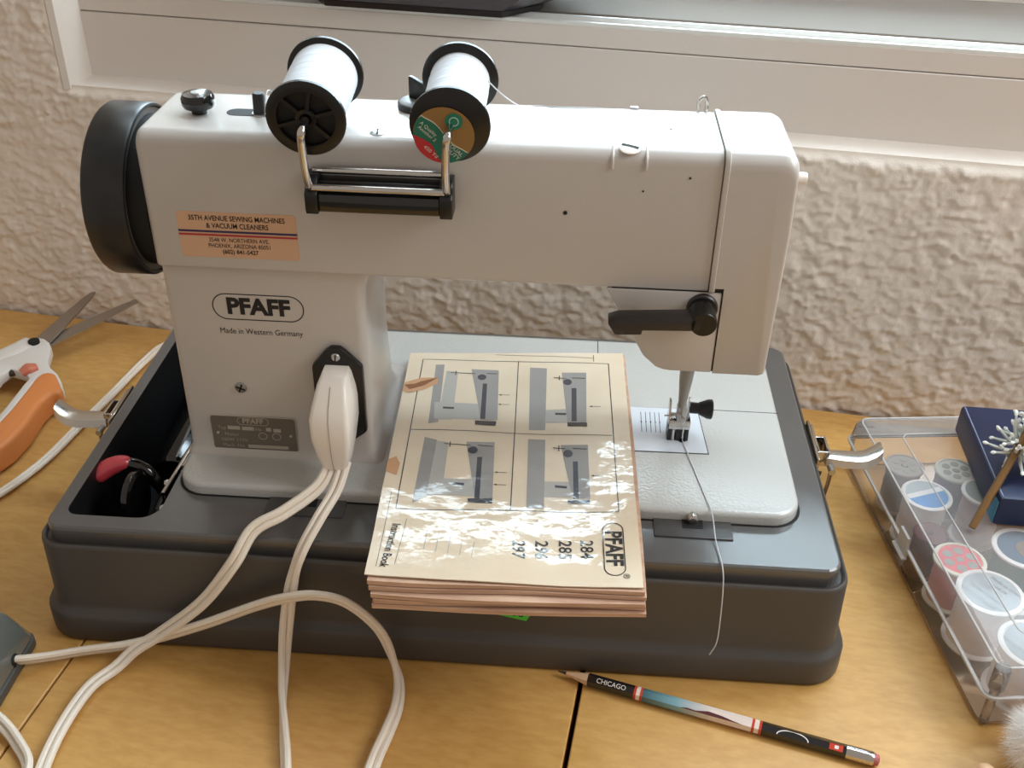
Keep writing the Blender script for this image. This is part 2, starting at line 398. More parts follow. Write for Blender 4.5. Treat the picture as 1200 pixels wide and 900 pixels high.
def latch(s):                            # s=+1 right side, -1 left side
    X = (lambda d: KX1 + d) if s > 0 else (lambda d: KX0 - d)
    y = .088
    o0 = new(); box(o0, *sorted((X(-.0005), X(.0015))), y-.014, y+.030, .040, .0735, .0005, 1)
    root = obj('latch', o0, mat('latch steel', (190, 178, 160), .25, metal=1), cs)
    def bx(nm, d0, d1, y0, y1, z0, z1, m=CHROME, r=.0006):
        b = new(); box(b, *sorted((X(d0), X(d1))), y0, y1, z0, z1, r, 2); obj(nm, b, m, root)
    bx('hinge_loop', .0015, .0115, y+.002, y+.0035, .056, .068); bx('hinge_loop', .0015, .0115, y+.0185, y+.020, .056, .068)
    bx('hinge_loop', .0100, .0118, y+.002, y+.020, .056, .068); bx('hinge_back', .0012, .0025, y+.002, y+.020, .05, .066, BLACKM)
    bx('strike', .0012, .0030, y-.006, y+.026, .060, .0735)
    b = new()
    up = [X(.010), X(.020), X(.030), X(.036), X(.042), X(.046)]; zz = [.062, .0622, .0622, .0630, .0655, .0680]; hw = [.0062, .0072, .0074, .0078, .0082, .0074]; yy = [.006, .005, .0045, .005, .007, .009]
    secs = []
    for x_, z_, h_, w_ in zip(up, zz, hw, yy):
        secs.append([V(x_, y+w_-h_, z_-.0035), V(x_, y+w_-h_*.8, z_+.0015), V(x_, y+w_-h_*.3, z_+.003), V(x_, y+w_+h_*.3, z_+.003), V(x_, y+w_+h_*.8, z_+.0015), V(x_, y+w_+h_, z_-.0035), V(x_, y+w_+h_*.8, z_-.0042), V(x_, y+w_-h_*.8, z_-.0042)])
    loft(b, secs); obj('lever', b, mat('satin chrome', (214, 208, 200), .24, metal=1), root)
    b = new(); tube(b, spline([V(X(.013), y-.003, .058), V(X(.011), y-.009, .050), V(X(.006), y-.018, .036), V(X(.0035), y-.022, .026)], 5), .0013, 8); tube(b, spline([V(X(.006), y-.003, .056), V(X(.003), y-.008, .046), V(X(.0028), y-.013, .034)], 5), .0014, 8)
    obj('wire_bail', b, mat('bail wire', (120, 92, 70), .3, metal=1), root)
    b = new(); lathe(b, [(.0022, -.004), (.0022, .004)], (X(.013), y-.003, .058), (0, 1, 0), 12); obj('rivet', b, STEEL, root)
latch(1); latch(-1)
bm = new()                               # price sticker on the front
tg = [V(.1935, -.0462, .0500), V(.2185, -.0462, .0455), V(.2140, -.0466, .0365), V(.1900, -.0466, .0420)]
flat(bm, tg[::-1], .0003, (0, -1, 0)); ps = obj('price_sticker', bm, GREEN, cs); ps['label'] = 'small green price sticker'
text('0.00', .0075, INK, ps, (.2065, -.0467, .0425), (.985, 0, -.17), (.17, 0, .985), lift=.0003)

# ------------------------------------------------------------------ sewing machine
sm = thing('sewing_machine', 'cream vintage sewing machine seen from its back, set in a grey case', 'sewing machine', (.185, .09, .088))
# bed
bm = new(); prism(bm, rrect(.0004, .3708, -.0022, .1866, (.017, .018, .011, .011), 8), 'z', .0795, .0880, .0030, 3, lambda c: c.z > .087)
bed = obj('bed', bm, BEDM, sm)
def strip(nm, x0, x1, y0, y1, z, m, parent, t=.00015):
    b = new(); box(b, x0, x1, y0, y1, z, z+t); return obj(nm, b, m, parent)
strip('slide_seam', .3190, .3706, .1026, .1031, .08795, INK, bed); strip('slide_seam', .2518, .2524, .1030, .1862, .08795, INK, bed); strip('slide_seam', .2524, .2640, .1026, .1031, .08795, INK, bed)
bm = new(); prism(bm, [(.2620, .0530), (.3206, .0540), (.3176, .0985), (.3145, .1018), (.2630, .1010)], 'z', .0879, .08845); npl = obj('needle_plate', bm, PLATE, sm)
bm = new(); prism(bm, [(.2614, .0523), (.3213, .0533), (.3182, .0990), (.3148, .1024), (.2624, .1016)], 'z', .0878, .0881); obj('plate_gap', bm, INK, npl)
for i, x in enumerate((.2802, .2832, .2862, .2892, .2920)):
    b = new(); box(b, x-.0002, x+.0002, .0735, .0960, .0884, .0885); obj('guide_line', b, INK, npl)
    text('65432'[i], .0028, INK, npl, (x, .0845, .0885), (1, 0, 0), (0, 1, 0))
bm = new(); prism(bm, [(.2985, .0700), (.3045, .0640), (.3075, .0655), (.3050, .0720), (.3000, .0745)], 'z', .0884, .0886); obj('feed_slot', bm, BLACKM, npl)
# column
def csec(z, x0, x1, y0, y1, r): return [(p[0], p[1], z) for p in rrect(x0, x1, y0, y1, r, 5)]
bm = new()
loft(bm, [csec(.0865, -.001, .1225, .0255, .142, (.006, .006, .012, .012)), csec(.0885, -.0002, .1205, .0262, .139, (.005, .005, .012, .012)), csec(.0905, .0012, .1175, .0272, .135, (.004, .005, .014, .012)),
          csec(.0935, .0020, .1158, .0284, .130, (.004, .005, .018, .012)), csec(.105, .0023, .1153, .0290, .122, (.004, .005, .022, .012)), csec(.14, .0026, .1153, .0290, .114, (.004, .005, .022, .012)),
          csec(.19, .0028, .1153, .0290, .110, (.004, .005, .02, .012)), csec(.206, .0028, .1160, .0290, .110, (.004, .006, .02, .012)), csec(.213, .0028, .1185, .0290, .110, (.004, .006, .02, .012)), csec(.221, .0028, .126, .0290, .110, (.004, .006, .02, .012))], True, False)
col = obj('column', bm, ENAMEL, sm, sharp=55)
# arm
def asec(x, d, y0=.0260, y1=.1040, z0=.2163, z1=.2937):
    return [(x, p[0], p[1]) for p in rrect(y0+d, y1-d, z0, z1-d, (.0022, .006, .018, .0075), 6)]
bm = new(); loft(bm, [asec(.0012, .0050), asec(.0022, .0024), asec(.0040, .0007), asec(.0062, 0), asec(.1, 0), asec(.2, 0), asec(.3029, 0), asec(.3033, .0005)])
arm = obj('arm', bm, ENAMEL, sm, sharp=50)
# head cover: an L-shaped cap with a raised rib at the seam
def capsec(y, d, hi):
    x0, x1, z1 = .3038, .3414 - d, .2943 - hi
    pts = [(x0, .2190), (.3116, .2190), (.3116, .1652 + d*.3), (x1 - .0035, .1652 + d*.3), (x1 - .0012, .1660 + d*.3), (x1 - .0004, .1685)]
    pts += [(x1 + .0006, .25), (x1, .2830 - hi)]
    for k in range(6):
        a = .5*PI*k/5; pts.append((x1 - .0085 + .0085*math.cos(a), z1 - .0085 + .0085*math.sin(a)))
    pts.append((x0, z1))
    return [(p[0], y, p[1]) for p in pts]
bm = new()
ys = []
for k in range(7):
    a = .5*PI*k/6; ys.append((.0254 + .0080*(1-math.sin(a)), 0, 0))
loft(bm, [capsec(.0254, .0022, .0090), capsec(.0256, .0012, .0062), capsec(.0265, .0005, .0043), capsec(.0285, .0001, .0016), capsec(.0312, 0, .0004), capsec(.0340, 0, 0), capsec(.088, 0, 0), capsec(.0935, .0002, .0012), capsec(.0985, .0012, .0045), capsec(.102, .004, .0090), capsec(.1042, .008, .0170)])
head = obj('head_cover', bm, ENAMEL, sm, sharp=50)
bm = new(); rib = [(p[0], p[1]) for p in rrect(.0246, .1052, .2165, .2953, (.001, .006, .019, .0085), 6)]
rib_in = [(p[0], p[1]) for p in rrect(.0262, .1034, .2165, .2932, (.001, .005, .018, .0072), 6)]
loft(bm, [[(.3036, p[0], p[1]) for p in rib_in], [(.3036, p[0], p[1]) for p in rib], [(.3046, p[0]-.0003, p[1]+.0003) for p in rib], [(.3060, p[0]-.0002, p[1]+.0002) for p in rib], [(.3070, p[0], p[1]) for p in rib_in]])
obj('seam_rib', bm, ENAMEL, head)
bm = new(); prism(bm, rrect(.0268, .1034, .2170, .2930, (.002, .006, .018, .0070), 6), 'x', .3024, .3040); obj('seam_gap', bm, mat('seam shadow line', (120, 100, 84), .7), head)
bm = new(); prism(bm, [(.2490, .2160), (.3110, .2160), (.3110, .1656), (.2875, .1656), (.2835, .1662), (.2796, .1677), (.2722, .1745), (.2712, .1762)], 'y', .0258, .1000, .0010, 2)
flap = obj('face_plate', bm, ENAMEL, sm)
bm = new(); prism(bm, [(.2500, .2195), (.3122, .2195), (.3122, .1662), (.2880, .1662), (.2830, .1670)], 'y', .0268, .0990); obj('plate_shadow_gap', bm, INK, flap)
bm = new(); lathe(bm, [(.0065, -.004), (.0065, .004), (.005, .0052)], (.2775, .062, .1690), (0, -1, 0), 20); obj('light_switch', bm, BLACKM, flap)
bm = new(); lathe(bm, [(.0030, 0), (.0030, .0055), (.0026, .0062)], (.3405, .0350, .2795), (1, 0, 0), 14); obj('cover_stud', bm, WHITEP, head)
# presser-foot lifter
bm = new(); lathe(bm, [(.0084, 0), (.0084, .0020), (.0076, .0030)], (.3012, .0260, .2072), (0, -1, 0), 32); lv = obj('presser_lever', bm, LEVER, sm)
bm = new(); lathe(bm, [(.0072, 0), (.0072, .0155), (.0066, .0165)], (.3008, .0240, .2065), (0, -1, 0), 32); obj('lever_boss', bm, BLACK, lv)
bm = new(); prism(bm, [(.2502, .2048), (.2560, .2070), (.3000, .2100), (.3000, .2025), (.2688, .2012), (.2688, .1986), (.2545, .1978)], 'y', .0075, .0195, .0009, 2); obj('lever_arm', bm, LEVER, lv)
# needle bar and presser foot
bm = new(); lathe(bm, [(.0058, .032), (.0058, .026), (.0050, .022), (.0036, .016), (.0036, 0)], (.3040, .0700, .1380), (0, 0, 1), 18); pb = obj('needle_bar', bm, DULLM, sm)
bm = new(); lathe(bm, [(.0022, 0), (.0024, .010), (.0042, .028), (.0052, .050)], (.3024, .0670, .106), (.03, .03, 1), 16); obj('presser_bar', bm, DULLM, sm)
pf = obj('presser_foot', box(new(), .2958, .3092, .0650, .0750, .0975, .1040, .0006), CHROME, sm)
obj('foot_shank', box(new(), .3000, .3062, .0650, .0725, .1030, .1140, .0012), STEEL, pf)
obj('foot_screw', lathe(new(), [(.0022, 0), (.0022, .0015), (.0012, .002)], (.3035, .0650, .1052), (0, -1, 0), 12), STEEL, pf)
obj('thread_guide', prism(new(), [(.0640, .1020), (.0740, .1020), (.0735, .1140), (.0715, .1172), (.0690, .1175), (.0665, .1150)], 'x', .2950, .2963, .0003, 1), CHROME, pf)
obj('thread_guide', prism(new(), [(.0690, .1030), (.0770, .1030), (.0760, .1150), (.0740, .1170), (.0715, .1150)], 'x', .3074, .3084, .0003, 1), STEEL, pf)
for (a, b, m) in ((.2955, .2978, BLACK), (.2984, .3000, CHROME), (.3008, .3042, BLACK), (.3046, .3058, CHROME), (.3064, .3088, BLACK)):
    obj('toe', box(new(), a, b, .0655, .0760, .0886, .1012, .0004), m, pf)
obj('needle', lathe(new(), [(.0009, .018), (.0008, .004), (.0002, 0)], (.3035, .0705, .0888), (0, 0, 1), 8), CHROME, sm)
bm = new(); lathe(bm, [(.0036, 0), (.0036, .0060), (.0040, .0062), (.0062, .0115), (.0064, .0140), (.0058, .0146)], (.3080, .0735, .1090), (1, 0, -.04), 20); obj('clamp_screw', bm, BLACK, sm)
obj('thread_wire', tube(new(), spline([V(.2930, .0700, .1045), V(.2960, .0690, .1055), V(.3010, .0640, .1100), V(.3020, .0630, .1065)], 5), .0006, 6), STEEL, pf)
# hand wheel
HY, HZ, HR = .0735, .2415, .0488
bm = new(); lathe(bm, [(.030, .0000), (HR-.006, 0), (HR-.0012, .0008), (HR, .0025), (HR, .0225), (HR-.0008, .0240), (HR-.0022, .0245), (HR-.0030, .0225), (HR-.0036, .016), (.030, .014)], (-.0338, HY, HZ), (1, 0, 0), 72); hw = obj('hand_wheel', bm, DARKW, sm)
bm = new(); lathe(bm, [(HR-.0010, 0), (HR-.0004, .0004), (HR-.0020, .0010), (HR-.0026, .0004)], (-.0111, HY, HZ), (1, 0, 0), 72); obj('rim_edge', bm, mat('pale rim edge', (120, 118, 116), .3, metal=.3), hw)  # paler grey ring along the inner rim
bm = new(); lathe(bm, [(.041, 0), (.0425, .001), (.0425, .016), (.040, .018)], (-.0160, HY, HZ), (1, 0, 0), 64); obj('belt_cover', bm, BLACKM, sm)
bm = new(); lathe(bm, [(.012, 0), (.022, .002), (.022, .010)], (-.0390, HY, HZ), (1, 0, 0), 40); obj('clutch_knob', bm, BLACK, hw)
# parts on the top of the arm
ZT = .2937
kb = obj('top_knob', lathe(new(), [(.0040, 0), (.0044, .0035), (.0078, .0048), (.0088, .0065), (.0088, .0100), (.0078, .0120), (.0045, .0124)], (.0280, .0570, ZT-.0015), (0, 0, 1), 32), BLACKG, sm)
obj('knob_cap', lathe(new(), [(.0036, 0), (.0032, .0006), (.0008, .0007)], (.0280, .0570, ZT+.0108), (0, 0, 1), 20), STEEL, kb)
sl = [(.0470 + .0052*math.cos(a), .0600 + .0052*math.sin(a)) for a in [PI*.5 + PI*k/8 for k in range(9)]] + [(.0740 + .0052*math.cos(a), .0600 + .0052*math.sin(a)) for a in [-PI*.5 + PI*k/8 for k in range(9)]]
obj('lever_slot', prism(new(), sl, 'z', ZT-.0002, ZT+.0002), BLACKM, sm)
pn = obj('winder_pin', lathe(new(), [(.0034, 0), (.0032, .0105), (.0026, .0114)], (.0600, .0590, ZT), (.02, 0, 1), 20), mat('grey plastic pin', (44, 44, 48), .4), sm)
obj('pin_plate', lathe(new(), [(.0055, 0), (.0052, .0006)], (.0610, .0590, ZT+.0001), (0, 0, 1), 20), STEEL, pn)
td = obj('thread_cutter_disc', lathe(new(), [(.0118, 0), (.0122, .0006), (.0120, .0030), (.0112, .0036)], (.1430, .0790, ZT), (0, 0, 1), 36), mat('black disc', (34, 34, 34), .35), sm)
obj('disc_top', lathe(new(), [(.0112, 0), (.0108, .0003)], (.1430, .0790, ZT+.0035), (0, 0, 1), 36), mat('grey disc face', (120, 120, 118), .35), td)
bm = new(); prism(bm, [(0, 0), (.026, 0), (.026, .004), (.002, .0125), (0, .0125)], 'y', -.0014, .0014, .0004, 1)
bmesh.ops.transform(bm, matrix=Matrix.Translation((.1370, .0840, ZT+.003)) @ Matrix.Rotation(math.radians(-28), 4, 'Z'), verts=bm.verts); obj('disc_fin', bm, BLACK, td)
def slot_screw(c, axis, r, parent, m=STEEL, cross=False, ang=.4):
    s = obj('screw', lathe(new(), [(r, 0), (r, .0004), (r*.8, .0010), (r*.3, .0012)], c, axis, 20), m, parent)
    ax = Vector(axis); u = ax.orthogonal().normalized(); u = Quaternion(ax, ang) @ u; v = ax.cross(u)
    for (p, q_) in ((u, v),) + (((v, u),) if cross else ()):
        obj('screw_slot', obox(new(), Vector(c) + ax*.0011, p*r*.8, q_*r*.14, ax*.0003), BLACKM, s)
slot_screw((.1270, .0370, ZT-.0001), (0, 0, 1), .0040, sm, ang=.9)
slot_screw((.0385, .0290, .1372), (0, -1, 0), .0036, sm, DULLM, True)
slot_screw((.2560, .0310, ZT-.0003), (0, -.25, .968), .0056, sm, WHITEP, False, 2.0)
for dx in (-.0085, .0085):
    obj('notch_rib', tube(new(), spline([V(.2560+dx, .0440, ZT-.0004), V(.2560+dx, .0350, ZT-.0002), V(.2560+dx, .0283, ZT-.0024), V(.2560+dx, .0258, ZT-.0062), V(.2560+dx, .0260, ZT-.0095)], 4), .0009, 8), ENAMEL, sm)
for (x, y, r) in ((.225, .0259, .0011), (.2870, .0259, .0006), (.2640, .0259, .0005)):
    obj('oil_hole', lathe(new(), [(r, 0), (r, .0003)], (x, y, .2590 + (x-.225)*.35), (0, -1, 0), 12), BLACKM, sm)
obj('oil_hole', lathe(new(), [(.0009, 0), (.0009, .0002)], (.2780, .0600, ZT), (0, 0, 1), 12), BLACKM, sm)
ey = new(); tube(ey, spline([V(.2955, .0915, ZT-.003), V(.2945, .0915, ZT+.003), V(.2955, .0915, ZT+.0065), V(.2980, .0915, ZT+.0070), V(.2992, .0915, ZT+.0030), V(.2985, .0915, ZT-.003)], 6), .0011, 8); obj('thread_eyelet', ey, CHROME, sm)
obj('thread_guide_stud', box(new(), .2575, .2620, .0900, .0930, ZT-.003, ZT+.0006, .0005), STEEL, sm)
# spool holder on the back of the arm
sh = obj('spool_holder', box(new(), .0925, .1675, .0180, .0265, .2580, .2745, .0010), BLACK, sm)
for x in (.0922, .1612):
    obj('end_block', prism(new(), [(.0265, .2580), (.0130, .2580), (.0120, .2610), (.0120, .2690), (.0145, .2712), (.0145, .2745), (.0180, .2775), (.0265, .2775)], 'x', x, x+.0066, .0006, 2), BLACK, sh)
obj('front_bar', box(new(), .0985, .1615, .0135, .0200, .2590, .2690, .0012), BLACKG, sh)
for (y, z) in ((.0145, .2722), (.0225, .2785)):
    obj('rod', lathe(new(), [(.0019, 0), (.0019, .0690)], (.0955, y, z), (1, 0, 0), 14), CHROME, sh)
SPA = Vector((0, .05, .008)).normalized()
for (bx_, ctr) in ((.0950, V(.0973, .0100, .3090)), (.1650, V(.1676, .0100, .3086))):
    tip = ctr + SPA*.040
    pts = [V(bx_, .0145, .2722), V(bx_, .0120, .2760), V(bx_+.0002, .0085, .2840), V(ctr.x-.0012, .0030, .3000), V(ctr.x-.0002, .0010, .3060), ctr - SPA*.0015, ctr + SPA*.012, tip]
    obj('spool_pin', tube(new(), spline(pts, 7), .0021, 12), CHROME, sh)
# stickers, lettering and plates on the back
FY = .0260; CY = .0290
stk = obj('dealer_sticker', prism(new(), rrect(.0182, .0828, .2242, .2508, .0014, 3), 'y', FY-.0002, FY), STICK, sm); stk['label'] = 'peach paper sticker with printed lettering'
TX, TZ = (1, 0, 0), (0, 0, 1)
def flab(s, size, x, z, parent, m=INK, y=FY-.0002, bold=0, sx=1.0, spacing=1.0, align='CENTER'):
    return text(s, size, m, parent, (x, y, z), TX, TZ, align=align, bold=bold, sx=sx, spacing=spacing)
flab('35TH AVENUE SEWING MACHINES', .0042, .0507, .2472, stk, bold=.012, sx=.80)
flab('& VACUUM CLEANERS', .0042, .0507, .2429, stk, bold=.012, sx=.80)
obj('stripe', box(new(), .0182, .0828, FY-.0004, FY-.0002, .2390, .2401), NAVY, stk)
obj('stripe', box(new(), .0182, .0828, FY-.0004, FY-.0002, .2370, .2380), REDP, stk)
flab('3548 W. NORTHERN AVE.', .0035, .0507, .2346, stk, sx=.82); flab('PHOENIX, ARIZONA 85051', .0035, .0507, .2312, stk, sx=.82); flab('(602) 841-5427', .0035, .0507, .2277, stk, bold=.015, sx=.9)
def oval_outline(parent, x0, x1, z0, z1, w, m, y):
    b = new()
    for qd in stroke2(rrect(x0, x1, z0, z1, (z1-z0)/2-.0001, 10), w): flat(b, [(p.x, y, p.y) for p in qd], .0001, (0, -1, 0))
    return obj('lettering_oval', b, m, parent)
oval_outline(col, .0293, .0810, .1838, .2000, .0006, INK, CY)
flab('PFAFF', .0140, .0552, .1919, col, y=CY, bold=.045, sx=1.0, spacing=1.0)
flab('Made in Western Germany', .0052, .0552, .1760, col, y=CY, sx=.83)
pl_ = obj('rating_plate', prism(new(), rrect(.0165, .0692, .0908, .1170, .0022, 4), 'y', CY-.0008, CY, .0002, 1), NPLIGHT, sm)
obj('plate_face', prism(new(), rrect(.0171, .0686, .0914, .1164, .0018, 4), 'y', CY-.0010, CY-.0006), NPLATE, pl_)
yy_ = CY-.0010
flab('PFAFF', .0050, .0430, .1135, pl_, NPLIGHT, yy_, bold=.03); oval_outline(pl_, .0335, .0525, .1108, .1160, .0003, NPLIGHT, yy_)
for (a, b, z) in ((.0270, .0345, .1082), (.0358, .0430, .1080), (.0505, .0535, .1080), (.0550, .0595, .1075)): obj('print_field', box(new(), a, b, yy_-.0001, yy_, z-.0013, z+.0013), NPLIGHT, pl_)
obj('print_field', box(new(), .0380, .0630, yy_-.0001, yy_, .0936, .0960), NPLIGHT, pl_)
for (s, x, z) in (('Typ', .0235, .1080), ('Motor', .0290, .1032), ('100W 115V', .0300, .0992), ('Mach. No.', .0295, .0950), ('Hz', .0458, .1078)): flab(s, .0034, x, z, pl_, NPLIGHT, yy_)
for x in (.0480, .0565): oval_outline(pl_, x-.0025, x+.0025, .1005, .1053, .0004, NPLIGHT, yy_)
for x in (.0205, .0655): obj('rivet', lathe(new(), [(.0011, 0), (.0009, .0006), (.0003, .0008)], (x, yy_, .1040), (0, -1, 0), 12), STEEL, pl_)
inl = obj('power_inlet', prism(new(), [(.0920, .1680), (.0950, .1703), (.1005, .1703), (.1035, .1680), (.1128, .1580), (.1130, .1560), (.1130, .1130), (.1110, .1108), (.1030, .1045), (.0930, .1045), (.0850, .1108), (.0835, .1130), (.0835, .1560), (.0840, .1580)], 'y', CY-.0045, CY, .0010, 2, None), BLACK, sm)
slot_screw((.0980, CY-.0045, .1645), (0, -1, 0), .0026, inl, STEEL, False, .7)
# lever, wheel and linkage standing in the well beside the bed
wl = obj('knee_lift_lever', tube(new(), spline([V(-.0215, .0285, .0560), V(-.0300, .0300, .0690), V(-.0400, .0300, .0740), V(-.0460, .0280, .0735)], 6), [.0042]*19, 12), BLACKG, sm)
tp = spline([V(-.0395, .0300, .0742), V(-.0450, .0290, .0752), V(-.0520, .0262, .0738), V(-.0585, .0215, .0705), V(-.0610, .0190, .0685)], 5)
rt = [.0052*s for s in [.55, .72, .82, .9, .95, 1, 1.03, 1.06, 1.08, 1.1, 1.12, 1.12, 1.12, 1.12, 1.1, 1.08, 1.04, .98, .88, .72, .3]]
t_ = obj('lever_tip', tube(new(), tp, rt, 16), REDT, wl); t_['label'] = 'red plastic tip of the lever'
obj('belt_pulley', lathe(new(), [(.004, -.0005), (.0150, 0), (.0172, .0012), (.0176, .0030), (.0172, .0048), (.0150, .0060), (.0140, .0052), (.004, .0052)], (-.0335, .0085, .0640), (1, -.02, .05), 40), BLACKG, sm)
obj('motor', lathe(new(), [(.004, 0), (.016, .001), (.018, .004), (.018, .115), (.015, .118)], (-.0290, .062, .036), (0, 1, 0), 32), BLACKG, sm)
obj('link_bar', obox(new(), (-.0090, .0350, .0700), (.0012, 0, 0), (.004, .026, .004), (0, 0, .004), .0004), CHROME, sm)
obj('link_bar', obox(new(), (-.0060, .0420, .0720), (.0022, 0, 0), (.001, .010, .001), (0, 0, .0025), .0004), STEEL, sm)
obj('linkage', tube(new(), spline([V(-.0170, .0060, .058), V(-.0140, .0150, .064), V(-.0120, .030, .066), V(-.0100, .055, .064)], 6), .0028, 10), BLACKG, sm)
for p in ((-.0140, .020, .067), (-.0125, .004, .060)): obj('linkage_nut', lathe(new(), [(.0024, 0), (.0024, .003), (.0012, .0034)], p, (.2, -.3, 1), 6), STEEL, sm)

# ------------------------------------------------------------------ thread spools on the machine
def face_disc(bm, c, ax, r, t0, t1, n=40): return lathe(bm, [(r, t0), (r, t1)], c, ax, n)
def top_spool(label, ctr, labelled):
    s = thing('thread_spool', label, 'thread spool', ctr, 0, 'white thread spools on the machine pins')
    L = .0512; R_ = .0198
    U_ = SPA.cross(Vector((1, 0, 0))).normalized(); Xd = Vector((1, 0, 0))
    if U_.z < 0: U_ = -U_
    if labelled:
        fr = obj('flange', lathe(new(), [(.0024, .0004), (R_-.0012, 0), (R_, .0008), (R_, .0026), (R_-.0008, .0032), (.008, .0036)], ctr, SPA, 48), BLACK, s)
    else:
        fr = obj('flange', lathe(new(), [(.0145, .0030), (.0145, .0002), (R_-.0012, 0), (R_, .0008), (R_, .0026), (R_-.0008, .0032), (.008, .0036)], ctr, SPA, 48), BLACK, s)
        obj('hub', lathe(new(), [(.0030, .003), (.0030, .0004), (.0052, .0002), (.0054, .004)], ctr, SPA, 24, cap=False), BLACK, fr)
        obj('flange_recess', lathe(new(), [(.0150, .0029), (.0150, .0032)], ctr, SPA, 40), BLACKM, fr)
        for k in range(6):
            a = k*PI/3 + .3; d = Xd*math.cos(a) + U_*math.sin(a)
            obj('spoke', obox(new(), ctr + d*.0098 + SPA*.0018, d*.0052, SPA.cross(d)*.0009, SPA*.0014), BLACK, fr)
    obj('flange', lathe(new(), [(.008, L-.0036), (R_-.0008, L-.0032), (R_, L-.0026), (R_, L-.0008), (R_-.0012, L), (.0024, L)], ctr, SPA, 48), BLACK, s)
    pr = []; n = 64
    for k in range(n+1):
        t = .0034 + (L-.0068)*k/n; body = .0152 if labelled else .0168
        r = body + .00034*(k % 2) + .00006*math.sin(k*.55) + random.uniform(-.00012, .00012)
        pr.append((r, t))
    obj('thread', lathe(new(), [(.006, .0034)] + pr + [(.006, L-.0034)], ctr, SPA, 40), THREAD, s, sharp=80)
    if labelled:
        def L2(a, b, h=.0): return ctr - SPA*(.0004+h) + Xd*a + U_*b
        rl = .0150; cx_, cy_ = -.0030, -.0048
        obj('paper_label', flat(new(), [L2(cx_ + rl*math.cos(t), cy_ + rl*math.sin(t)) for t in [2*PI*k/40 for k in range(40)]], .0002, -SPA), mat('tan label', (150, 112, 62), .4), fr)
        def arc_poly(f0, f1, h, m, nm):
            pts = []
            for k in range(21):
                x = -rl + 2*rl*k/20; hmax = math.sqrt(max(rl*rl - x*x, 0)); y = max(-hmax, min(hmax, f1(x))); pts.append((x, y))
            lo = []
            for k in range(21):
                x = -rl + 2*rl*k/20; hmax = math.sqrt(max(rl*rl - x*x, 0)); y = max(-hmax, min(hmax, f0(x))); lo.append((x, y))
            b = new()
            for k in range(20):
                qd = [lo[k], lo[k+1], pts[k+1], pts[k]]
                if abs(qd[0][1]-qd[3][1]) + abs(qd[1][1]-qd[2][1]) < 1e-5: continue
                flat(b, [L2(cx_+p[0], cy_+p[1], h) for p in qd], .0001, -SPA)
            return obj(nm, b, m, fr)
        edge = lambda x: .0007 - 1.0*x - .0012*math.sin(x*420)
        low = lambda x: min(-.0072 - .55*x, -.0188 - 2.4*x) - .0006
        arc_poly(lambda x: -.02, lambda x: edge(x)+.0006, .00025, mat('cream line', (226, 214, 190), .5), 'label_line')
        arc_poly(lambda x: -.02, edge, .0004, mat('label green', (20, 112, 92), .4), 'label_green')
        arc_poly(lambda x: -.02, low, .00055, mat('label red', (192, 40, 50), .4), 'label_red')
        lg = mat('label green dot', (24, 122, 98), .4)
        obj('label_dot', flat(new(), [L2(cx_+.0052 + .0043*math.cos(t), cy_+.0078 + .0043*math.sin(t), .0004) for t in [2*PI*k/24 for k in range(24)]], .0001, -SPA), lg, fr)
        b = new(); ring = [(cx_+.0052 + .0022*math.cos(t), cy_+.0078 + .0022*math.sin(t)) for t in [2*PI*k/20 for k in range(20)]]
        for qd in stroke2(ring, .0005): flat(b, [L2(p.x, p.y, .0006) for p in qd], .0001, -SPA)
        obj('label_ring', b, mat('label print', (170, 210, 196), .5), fr)
        wt = mat('label white print', (222, 220, 212), .5)
        d1 = (Xd*.72 - U_*.69).normalized(); d2 = (Xd*.69 + U_*.72).normalized()
        for (st_, a, b_, sz) in (('A Quality', -.0072, .0036, .0026), ('Another 2', -.0080, .0010, .0026), ('DUAL', .0060, -.0076, .0030), ('DUTY', .0042, -.0096, .0030), ('450 Yd', -.0066, -.0088, .0030)):
            text(st_, sz, wt, fr, L2(cx_+a, cy_+b_, .0009), d1, d2, lift=0)
    return s, fr
sA, fA = top_spool('white thread spool with an open spoked black flange', V(.0973, .0100, .3090), False)
sB, fB = top_spool('white thread spool with a gold, green and red paper label', V(.1676, .0100, .3086), True)
obj('thread_tail', tube(new(), spline([V(.0800, .0250, .3130), V(.0778, .0200, .3195), V(.0772, .0150, .3170), V(.0778, .0100, .3110)], 6), .0004, 5), THREAD, sA)
obj('thread_tail', tube(new(), spline([V(.0900, .0200, .2960), V(.0890, .0230, .2900), V(.0905, .0245, .2830)], 5), .0002, 5), THREAD, sA)
obj('thread_tail', tube(new(), spline([V(.1830, .0480, .3190), V(.1900, .0600, .3080), V(.1985, .0750, .2975), V(.2060, .0880, .2938), V(.2200, .0870, .2940), V(.2400, .0880, .2940)], 6), .00035, 5), THREAD, sB)

